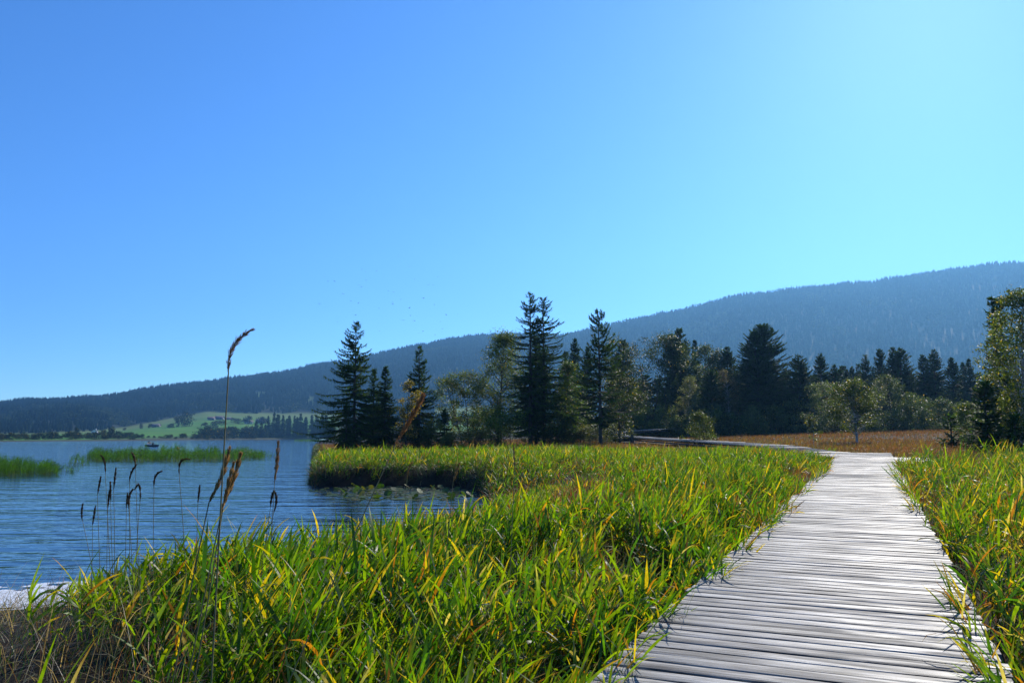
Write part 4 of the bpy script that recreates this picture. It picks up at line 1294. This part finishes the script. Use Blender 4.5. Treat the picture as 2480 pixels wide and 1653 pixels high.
# ------------------------------------------------------------------ foam along the near shore, litter, lily pads
M['foam'] = plain_mat('lake_foam', (0.78, 0.80, 0.82), 0.75, 0, 3.0, 0.3, 0.8, c2=(0.60, 0.62, 0.62))
def make_foam():
    st = 0.04
    gx, gy = np.meshgrid(np.arange(-11.5, -2.6, st), np.arange(9.0, 14.5, st))
    ds = shore_dist(gx, gy).reshape(gx.shape)
    n1 = fbm(gx * 1.3, gy * 1.8, 4) - 0.5
    wid = np.interp(gx, [-11.5, -7, -5, -3.5, -2.6], [1.7, 1.7, 1.6, 0.8, 0.1])
    keep = (ds < 0.55) & (-ds < wid + 0.7 * n1) & (fbm(gx * 3.5, gy * 7, 3) < 0.72)
    Z = np.maximum(WATER_Z, ground_z(gx, gy)) + 0.008 + 0.016 * fbm(gx * 5, gy * 5, 3) 
    V = np.stack([gx, gy, Z], -1).reshape(-1, 3)
    k = gx.shape[1]
    kk = keep[:-1, :-1] & keep[1:, :-1] & keep[:-1, 1:] & keep[1:, 1:]
    i, j = np.nonzero(kk)
    a = i * k + j
    Fq = np.stack([a, a + 1, a + 1 + k, a + k], -1)
    o = link('foam', np_mesh('foam', V, Fq, None, True), M['foam'])
    tag(o, 'white foam strip washed up along the near shore', 'foam', kind='stuff')
make_foam()
def make_litter():
    b = Buf()
    x, y = scatter(5200, -11, -2, 5.0, 11.5)
    k = (shore_dist(x, y) > -0.25) & (rng.random(len(x)) < np.clip(bare_corner(x, y) + 0.15, 0, 1))
    x, y = x[k], y[k]
    n = len(x)
    P = np.stack([x, y, np.maximum(ground_z(x, y), WATER_Z) + 0.012], -1)
    c = pick(n, [STRAW, BRN, STRAW * 0.5, np.array([0.05, 0.035, 0.025])], [1.2, 3, 2, 4])
    ribbons(b, P, rng.random(n) * 6.28, rng.uniform(1.35, 1.62, n), rng.normal(0, 0.15, n), rng.uniform(0.05, 0.28, n), rng.uniform(0.004, 0.010, n), 2, c, c, rng.normal(0, 0.4, n), 'stem')
    o = link('peat_litter', b.mesh('peat_litter'), M['straw'])
    tag(o, 'dark plant litter strewn over the bare lakeside peat', 'litter', kind='stuff')
make_litter()

M['pad'] = leaf_mat('lily_pad', 0.3, (1.8, 1.8, 0.5), 0.6, 0.22)
def pad_mesh(seed):
    rg = np.random.default_rng(seed)
    b = Buf()
    S = 14
    ang = np.linspace(0.22, 2 * math.pi - 0.22, S)
    rr = 1 + rg.normal(0, 0.03, S)
    V = [(0, 0, 0.0)] + [(0.6 * r_ * math.cos(a_), 0.6 * r_ * math.sin(a_), 0.01) for r_, a_ in zip(rr, ang)] + [(r_ * math.cos(a_), r_ * math.sin(a_), 0.04 + rg.normal(0, 0.05)) for r_, a_ in zip(rr, ang)]
    Fq = [(0, 1 + i, 2 + i, 2 + i) for i in range(S - 1)] + [(1 + i, 1 + S + i, 2 + S + i, 2 + i) for i in range(S - 1)]
    cc = [(0.05, 0.11, 0.02), (0.07, 0.12, 0.025), (0.035, 0.07, 0.02), (0.12, 0.12, 0.03)][seed % 4]
    b.add(V, Fq, cc)
    return b.mesh('lily_pad', True)
pads = [pad_mesh(k) for k in range(8)]
cnt = 0
while cnt < 230:
    p, q = rng.uniform(745, 1165), rng.uniform(1169, 1213)
    e = ((p - 965) / 215) ** 2 + ((q - 1191) / 23) ** 2
    if e > 1 or (p < 830 and rng.random() < 0.6):
        continue
    x, y = water_at(p, q)
    if shore_dist(np.array([x]), np.array([y]))[0] > -0.2:
        continue
    o = link('lily_pad', pads[int(rng.integers(8))], M['pad'], None, (float(x), float(y), WATER_Z + 0.012 + 0.01 * rng.random()))
    s = rng.uniform(0.10, 0.19)
    up = rng.random() < 0.13
    o.scale = (s, s, s * rng.uniform(0.6, 1.2))
    o.rotation_euler = (rng.normal(0, 0.05) + (rng.uniform(0.5, 1.1) if up else 0), rng.normal(0, 0.05), rng.random() * 6.28)
    if up:
        o.location.z += 0.07
        tag(o, 'green lily leaf tilted up out of the pond water', 'lily pad', 'lily leaves standing up in the pond')
    else:
        tag(o, 'lily pad floating flat on the pond below the dark bank', 'lily pad', 'lily pads on the pond')
    cnt += 1

def make_floating():
    n = 1500
    p, q = rng.uniform(755, 1160, n), rng.uniform(1168, 1212, n)
    k = (((p - 965) / 200) ** 2 + ((q - 1190) / 21) ** 2 < rng.uniform(0.4, 1.0, n)) & ((p > 830) | (rng.random(n) < 0.4))
    x, y = water_at(p[k], q[k])
    k = shore_dist(x, y) < -0.15
    x, y = x[k], y[k]
    n = len(x)
    S = 7
    a_ = np.arange(S) * 2 * math.pi / S
    r_ = rng.uniform(0.03, 0.09, n)
    tx, ty = rng.normal(0.04, 0.09, n), rng.normal(0.06, 0.09, n)
    dx, dy = np.cos(a_)[None] * r_[:, None], np.sin(a_)[None] * r_[:, None]
    V = np.stack([x[:, None] + dx, y[:, None] + dy, WATER_Z + 0.016 + tx[:, None] * dx + ty[:, None] * dy], -1)
    i = np.arange(n)[:, None] * S
    Fq = np.concatenate([i + np.array([[0, 1, 2, 3]]), i + np.array([[0, 3, 4, 6]]), i + np.array([[4, 5, 6, 6]])])
    c = pick(n, [np.array([0.06, 0.10, 0.03]), np.array([0.12, 0.12, 0.05]), np.array([0.16, 0.13, 0.08])], [3, 2, 1])
    b = Buf()
    b.add(V.reshape(-1, 3), Fq, np.repeat(c, S, 0))
    o = link('floating_leaves', b.mesh('floating_leaves'), M['pad'])
    tag(o, 'glinting mat of small floating leaves between the lily pads', 'leaves', kind='stuff')
make_floating()

# ------------------------------------------------------------------ seed-head stalks in front of the water
M['seed'] = leaf_mat('seed_head', 0.35, (1.5, 1.2, 0.8), 0.7, 0.2)
M['stalk'] = plain_mat('grass_stalk', (0.16, 0.13, 0.05), 0.6, 0.3, 30)
def bez(p0, p1, p2, n):
    t = np.linspace(0, 1, n)[:, None]
    return (1 - t) ** 2 * p0 + 2 * t * (1 - t) * p1 + t * t * p2
def stalk(tip, base, root, Y, label, thick=1.0, bend=None, c=(0.16, 0.115, 0.06), group='seed-head stalks before the lake', loose=0.0, srad=0.0022, leaf=False):
    T, B, Rt = (np.array(at_depth(p[0], p[1], Y)) for p in (tip, base, root))
    d = Rt - B
    g = gz(float(Rt[0]), Y)
    k = max(1.0, (B[2] - g + 0.05) / max(0.05, -d[2]))
    G = B + d * k
    G[2] = g - 0.05
    sd = int(abs(tip[0] * 7 + tip[1])) 
    rg = np.random.default_rng(sd)
    e = bpy.data.objects.new('grass_stalk', None)
    col.objects.link(e)
    e.location = G
    tag(e, label, 'grass stalk', group)
    mid = np.array(at_depth(bend[0], bend[1], Y)) if bend else (T + B) / 2
    head = bez(B, 2 * mid - (T + B) / 2, T, 16) - G
    stem_pts = np.concatenate([bez(np.zeros(3), (B - G) / 2 + np.array([rg.normal(0, 0.015), 0, 0]), B - G, 8)])
    sb = Buf()
    tube(sb, np.concatenate([stem_pts, head[1:]]), np.concatenate([np.linspace(srad * 1.5, srad, 8), np.linspace(srad * 0.9, srad * 0.4, 15)]), 5)
    link('stem', sb.mesh('stem', True), M['stalk'], e)
    hb = Buf()
    L = float(np.linalg.norm(np.diff(head, axis=0), axis=1).sum())
    n = int(420 * (0.6 + 0.4 * thick))
    u = rg.random(n) ** 0.9
    pos = np.stack([np.interp(u * 15, np.arange(16), head[:, i]) for i in range(3)], -1)
    tg = np.gradient(head, axis=0); tg = np.stack([np.interp(u * 15, np.arange(16), tg[:, i]) for i in range(3)], -1)
    tg /= np.linalg.norm(tg, axis=1)[:, None]
    rr = 0.0085 * thick * np.sin(np.pi * np.clip(u * 0.9 + 0.06, 0, 1)) ** 0.7 * (1 + loose * (rg.random(n) - 0.3))
    rr *= 0.85 + 0.3 * np.sin(u * 28 + rg.random() * 6)
    v = rg.standard_normal((n, 3)); v -= (v * tg).sum(1)[:, None] * tg; v /= np.linalg.norm(v, axis=1)[:, None]
    dirv = tg * 0.9 + v * (0.25 + 0.3 * loose)
    dirv /= np.linalg.norm(dirv, axis=1)[:, None]
    P0 = pos + v * (rr * 0.3)[:, None]
    az = np.arctan2(dirv[:, 1], dirv[:, 0]); th = np.arccos(np.clip(dirv[:, 2], -1, 1))
    cc = np.array(c)[None] * rg.uniform(0.6, 1.5, (n, 1))
    ribbons(hb, P0, az, th, 0.0, rg.uniform(0.7, 1.2, n) * (rr * 2.2 + 0.006), rg.uniform(0.0022, 0.004, n) * (0.7 + 0.4 * thick), 2, cc, cc * 1.2, rg.random(n) * 6, 'leaf', 0.4)
    link('seed_head', hb.mesh('seed_head'), M['seed'], e)
    if leaf:
        lb = Buf()
        f = stem_pts[5][None]
        ribbons(lb, f, np.array([0.3]), 0.6, 0.7, 0.22, 0.009, 6, ORG, STRAW)
        link('leaf', lb.mesh('leaf'), M['reed'], e)
DK = (0.075, 0.055, 0.035)
TAN = (0.30, 0.20, 0.085)
stalk((613, 797), (553, 903), (530, 1335), 3.7, 'tallest seed stalk, its curled head high against the sky', 1.0, (566, 838), (0.16, 0.10, 0.05), loose=0.9, srad=0.0034)
stalk((556, 1083), (506, 1216), (488, 1310), 3.9, 'leftmost of the three thick golden seed heads', 1.7, (537, 1150), TAN, loose=0.1, srad=0.003)
stalk((566, 1121), (536, 1240), (522, 1310), 3.9, 'middle and lowest of the three thick golden seed heads', 1.5, (553, 1175), TAN, loose=0.1, srad=0.003)
stalk((583, 1096), (541, 1223), (525, 1315), 4.0, 'rightmost of the three thick golden seed heads', 1.7, (567, 1155), TAN, loose=0.1, srad=0.003)
stalk((674, 1068), (665, 1165), (658, 1290), 5.6, 'straight tan seed head right of the golden trio', 1.5, (671, 1115), (0.22, 0.15, 0.07), loose=0.4)
stalk((664, 1189), (655, 1228), (646, 1300), 5.8, 'small dark drooping head left of a pair below the straight tan head', 1.2, (658, 1205), DK)
stalk((665, 1190), (663, 1241), (650, 1300), 5.8, 'small dark head right of a pair below the straight tan head', 1.2, (669, 1212), DK)
stalk((484, 1175), (479, 1218), (478, 1290), 6.6, 'short dark head standing alone left of the golden trio', 1.2, None, DK)
stalk((459, 1112), (434, 1149), (444, 1320), 6.4, 'dark head hooked over to the right like a crook', 1.2, (438, 1118), DK)
stalk((393, 1141), (373, 1182), (372, 1340), 6.8, 'dark head bent right on a stem with a side twig', 1.3, (377, 1153), DK)
stalk((319, 1096), (328, 1137), (333, 1330), 7.2, 'highest head of the left group, pale tip bent to the left', 1.4, (326, 1112), (0.15, 0.11, 0.06), leaf=True)
stalk((331, 1124), (314, 1167), (313, 1325), 7.2, 'dark head crossing just below the highest left head', 1.3, (318, 1145), DK)
stalk((309, 1194), (306, 1231), (304, 1330), 7.2, 'thin short head left of the hooked pair in the left group', 1.1, None, DK)
stalk((322, 1185), (312, 1233), (316, 1330), 7.0, 'left head of the hooked pair in the left group', 1.4, (313, 1203), DK)
stalk((326, 1185), (339, 1216), (336, 1330), 7.0, 'head drooping over to the left, right one of the hooked pair', 1.3, (338, 1178), DK)
stalk((281, 1133), (275, 1185), (274, 1310), 7.4, 'tall straight dark head left of the highest left head', 1.3, None, DK)
stalk((267, 1166), (268, 1213), (272, 1310), 7.4, 'upper of two close dark heads in the left group', 1.3, None, DK)
stalk((265, 1188), (261, 1231), (260, 1340), 7.4, 'lower of two close dark heads in the left group', 1.3, None, DK)
stalk((243, 1102), (255, 1149), (263, 1320), 7.6, 'high dark head curving to the left in the left group', 1.3, (253, 1118), DK)
stalk((244, 1153), (236, 1198), (242, 1345), 7.6, 'dark head below the left-curving high head', 1.3, None, DK)
stalk((231, 1225), (224, 1272), (221, 1410), 7.8, 'low dark head second from the left', 1.3, None, DK)
stalk((201, 1218), (200, 1261), (236, 1450), 7.8, 'leftmost dark seed head with a slanting stem', 1.3, (198, 1240), DK)
stalk((1026, 954), (957, 1077), (900, 1205), 3.6, 'long brown head leaning right in front of the bank spruces', 1.3, (1002, 1000), (0.20, 0.11, 0.05), loose=0.5)
stalk((1113, 1121), (1097, 1168), (1088, 1240), 5.6, 'small golden head in front of the dark pond bank', 1.2, None, TAN)
stalk((1244, 1077), (1246, 1132), (1243, 1200), 5.8, 'thin pale head before the lime green grass', 0.9, None, (0.25, 0.19, 0.10))
stalk((998, 1120), (986, 1160), (982, 1215), 6.4, 'faint small head left of the golden head at the pond', 0.9, (990, 1135), (0.2, 0.13, 0.06))

# ------------------------------------------------------------------ old post by the far boardwalk
x, y = float(x_at(1531, 70, 1.0)), 70.0
b = Buf()
zz = np.linspace(0, 1.15, 6)
tube(b, [(0.02 * math.sin(3 * q), 0, q) for q in zz], [0.19, 0.17, 0.165, 0.17, 0.15, 0.09], 9)
e = link('wooden_post', b.mesh('wooden_post'), M['bark'], None, (x, y, gz(x, y) - 0.1))
tag(e, 'stubby dark wooden post in front of the far boardwalk', 'post')

# ------------------------------------------------------------------ rowing boats and rowers
M['hull'] = plain_mat('boat_hull', (0.03, 0.035, 0.04), 0.5, 0.2, 3)
M['bwood'] = plain_mat('boat_wood', (0.12, 0.08, 0.04), 0.6, 0.2, 5)
M['cloth'] = plain_mat('dark_jacket', (0.02, 0.022, 0.03), 0.9)
M['skin'] = plain_mat('skin', (0.35, 0.2, 0.14), 0.6)
M['red'] = plain_mat('red_plastic', (0.6, 0.05, 0.03), 0.4)
M['hair'] = plain_mat('dark_hair', (0.02, 0.015, 0.01), 0.8)
def boat(px, py, rz, label, oars):
    x, y = water_at(px, py)
    e = bpy.data.objects.new('rowing_boat', None)
    col.objects.link(e)
    e.location = (float(x), float(y), WATER_Z); e.rotation_euler = (0, 0, rz)
    tag(e, label, 'boat', 'rowing boats on the lake')
    b = Buf()
    n = 13
    t = np.linspace(-1, 1, n)
    Lh = 2.0
    W = 0.72 * (1 - np.abs(t) ** 2.6 * np.where(t > 0, 1.0, 0.45)) + 0.01
    sheer = 0.42 + 0.16 * t ** 2
    V = []
    for q in range(n):
        for (fw, fz) in ((-1, 1), (-0.85, 0.35), (-0.45, -0.25), (0, -0.35), (0.45, -0.25), (0.85, 0.35), (1, 1), (0.92, 1), (0.72, 0.3), (0.3, -0.1), (-0.3, -0.1), (-0.72, 0.3), (-0.92, 1)):
            V.append((t[q] * Lh, fw * W[q], fz * sheer[q]))
    k = 13
    Fq = [(q * k + j, q * k + (j + 1) % k, (q + 1) * k + (j + 1) % k, (q + 1) * k + j) for q in range(n - 1) for j in range(k)]
    b.add(V, Fq)
    link('hull', b.mesh('hull'), M['hull'], e)
    for bx_ in (-0.9, 0.3):
        bb = Buf(); box(bb, bx_ - 0.14, bx_ + 0.14, -0.6, 0.6, 0.26, 0.30)
        link('bench', bb.mesh('bench'), M['bwood'], e)
    if oars:
        for s in (-1, 1):
            ob = Buf()
            tube(ob, [(0.0, s * 0.35, 0.62), (0.1, s * 1.7, 0.25)], 0.025, 6)
            ob.add([(0.03, s * 1.65, 0.30), (0.19, s * 1.65, 0.24), (0.24, s * 2.2, 0.10), (0.02, s * 2.2, 0.16)], [(0, 1, 2, 3)])
            link('oar', ob.mesh('oar'), M['bwood'], e)
    return e
def rower(bt, at, face, label, reach):
    """seated figure: one skin-modifier body, hair and jacket colours by material"""
    joints = {'pel': (0, 0, .10, .15), 'bel': (.02, 0, .26, .15), 'che': (.05, 0, .46, .17), 'nec': (.07, 0, .62, .065), 'hea': (.10, 0, .74, .10), 'top': (.10, 0, .84, .08),
              'shl': (.05, .19, .55, .075), 'ell': (.20, .25, .36, .05), 'hal': (.20 + reach, .20, .34, .04), 'shr': (.05, -.19, .55, .075), 'elr': (.20, -.25, .36, .05), 'har': (.20 + reach, -.20, .34, .04),
              'kl': (.42, .13, .16, .075), 'fl': (.62, .13, -.14, .05), 'tl': (.74, .13, -.15, .04), 'kr': (.42, -.13, .16, .075), 'fr': (.62, -.13, -.14, .05), 'tr': (.74, -.13, -.15, .04)}
    E = ['pel bel', 'bel che', 'che nec', 'nec hea', 'hea top', 'che shl', 'shl ell', 'ell hal', 'che shr', 'shr elr', 'elr har', 'pel kl', 'kl fl', 'fl tl', 'pel kr', 'kr fr', 'fr tr']
    ks = list(joints)
    m = bpy.data.meshes.new('person')
    m.from_pydata([joints[k][:3] for k in ks], [(ks.index(a_), ks.index(b_)) for a_, b_ in (s.split() for s in E)], [])
    o = link('person', m, M['cloth'])
    md = o.modifiers.new('skin', 'SKIN')
    if not m.skin_vertices:
        m.attributes.new('skin', 'FLOAT', 'POINT')
    for v, k in zip(m.skin_vertices[0].data, ks):
        v.radius = (joints[k][3], joints[k][3]); v.use_root = (k == 'pel')
    o.modifiers.new('sub', 'SUBSURF').levels = 1
    c_, s_ = math.cos(bt.rotation_euler[2]), math.sin(bt.rotation_euler[2])
    o.location = (bt.location[0] + c_ * at[0] - s_ * at[1], bt.location[1] + s_ * at[0] + c_ * at[1], bt.location[2] + 0.28)
    o.rotation_euler = (0, 0, bt.rotation_euler[2] + face)
    tag(o, label, 'person', 'people in the rowing boats')
    hb = Buf()
    tube(hb, [(0.085, 0, .74), (0.085, 0, .83), (0.09, 0, .875)], [.112, .105, .04], 9)
    link('hair', hb.mesh('hair', True), M['hair'], o)
b1 = boat(362, 1073.8, R(100), 'farther rowing boat with both oars spread, across the lake', True)
b2 = boat(366, 1081.2, R(160), 'nearer dark rowing boat above the reed island', False)
rower(b1, (-0.9, 0), 0.0, 'person in dark clothes rowing the farther boat with both arms forward', 0.16)
rower(b2, (-0.6, 0), 0.0, 'person in dark clothes sitting in the nearer boat above the reeds', 0.05)
bx_, by_ = water_at(430, 1087.5)
b = Buf()
ang = np.linspace(-1.4, 1.57, 8)
tube(b, [(0, 0, 0.32 * math.sin(a_) + 0.1) for a_ in ang], [max(0.01, 0.32 * math.cos(a_)) for a_ in ang], 10)
tube(b, [(0, 0, 0.40), (0, 0, 0.58)], 0.03, 6)
tag(link('buoy', b.mesh('buoy', True), M['red'], None, (float(bx_), float(by_), WATER_Z)), 'small red buoy behind the reed island', 'buoy')

# ------------------------------------------------------------------ birds over the spruces
def bird_mesh():
    b = Buf()
    tube(b, [(-0.10, 0, 0), (-0.04, 0, 0), (0.05, 0, 0.005), (0.10, 0, 0.01), (0.125, 0, 0.005)], [0.006, 0.028, 0.030, 0.016, 0.003], 7)
    for s in (-1, 1):
        b.add([(0.05, s * 0.02, 0.01), (0.06, s * 0.14, 0.05), (-0.04, s * 0.30, 0.02), (-0.01, s * 0.13, 0.035), (-0.04, s * 0.02, 0.01)], [(0, 1, 3, 4), (1, 2, 3, 3)])
    b.add([(-0.08, 0, 0), (-0.19, 0.05, 0), (-0.15, 0, 0), (-0.19, -0.05, 0)], [(0, 1, 2, 3)])
    return b.mesh('bird')
bm_ = bird_mesh()
M['feather'] = plain_mat('dark_feather', (0.03, 0.03, 0.035), 0.7)
spots = [(800, 295), (271, 295), (320, 356), (412, 358), (535, 537), (196, 678), (645, 638), (754, 667), (712, 838), (456, 937), (801, 188), (855, 220), (1013, 213), (863, 343), (765, 410), (796, 437),
         (1328, 10), (1483, 154), (1551, 330), (1752, 408), (1813, 411), (1882, 296), (1178, 493), (1255, 512), (1353, 615), (1243, 661), (1242, 684), (1045, 740), (1680, 597), (1836, 690), (1480, 736),
         (1493, 846), (1521, 920), (1551, 920), (1390, 912), (2003, 835), (2163, 831), (1917, 932), (1949, 1034), (1052, 1064), (1672, 1068), (1613, 1094), (1846, 1118)]
for (u, v) in spots[1:]:
    px, py = 740 + u / 5.88, 620 + v / 5.88
    Y = rng.uniform(110, 150)
    o = link('bird', bm_, M['feather'], None, at_depth(px, py, Y))
    o.rotation_euler = (rng.normal(0.1, 0.25), rng.normal(0, 0.2), R(90) + rng.normal(0, 0.9))
    o.scale = (1.0,) * 3
    tag(o, 'tiny dark bird circling in the sky above the bank spruces', 'bird', 'birds circling above the spruces')

# ------------------------------------------------------------------ haze
def make_haze():
    b = Buf()
    box(b, -2700, 3600, -60, 3300, -30, 760)
    m, n, l, out = mat_new('haze')
    v = n.new('ShaderNodeVolumePrincipled')
    v.inputs['Color'].default_value = (0.22, 0.56, 1.0, 1)
    v.inputs['Density'].default_value = 0.00014
    v.inputs['Anisotropy'].default_value = 0.45
    l.new(v.outputs[0], out.inputs['Volume'])
    o = link('haze', b.mesh('haze'), m)
    tag(o, 'thin blue air over the lake valley', 'haze', kind='stuff')
make_haze()
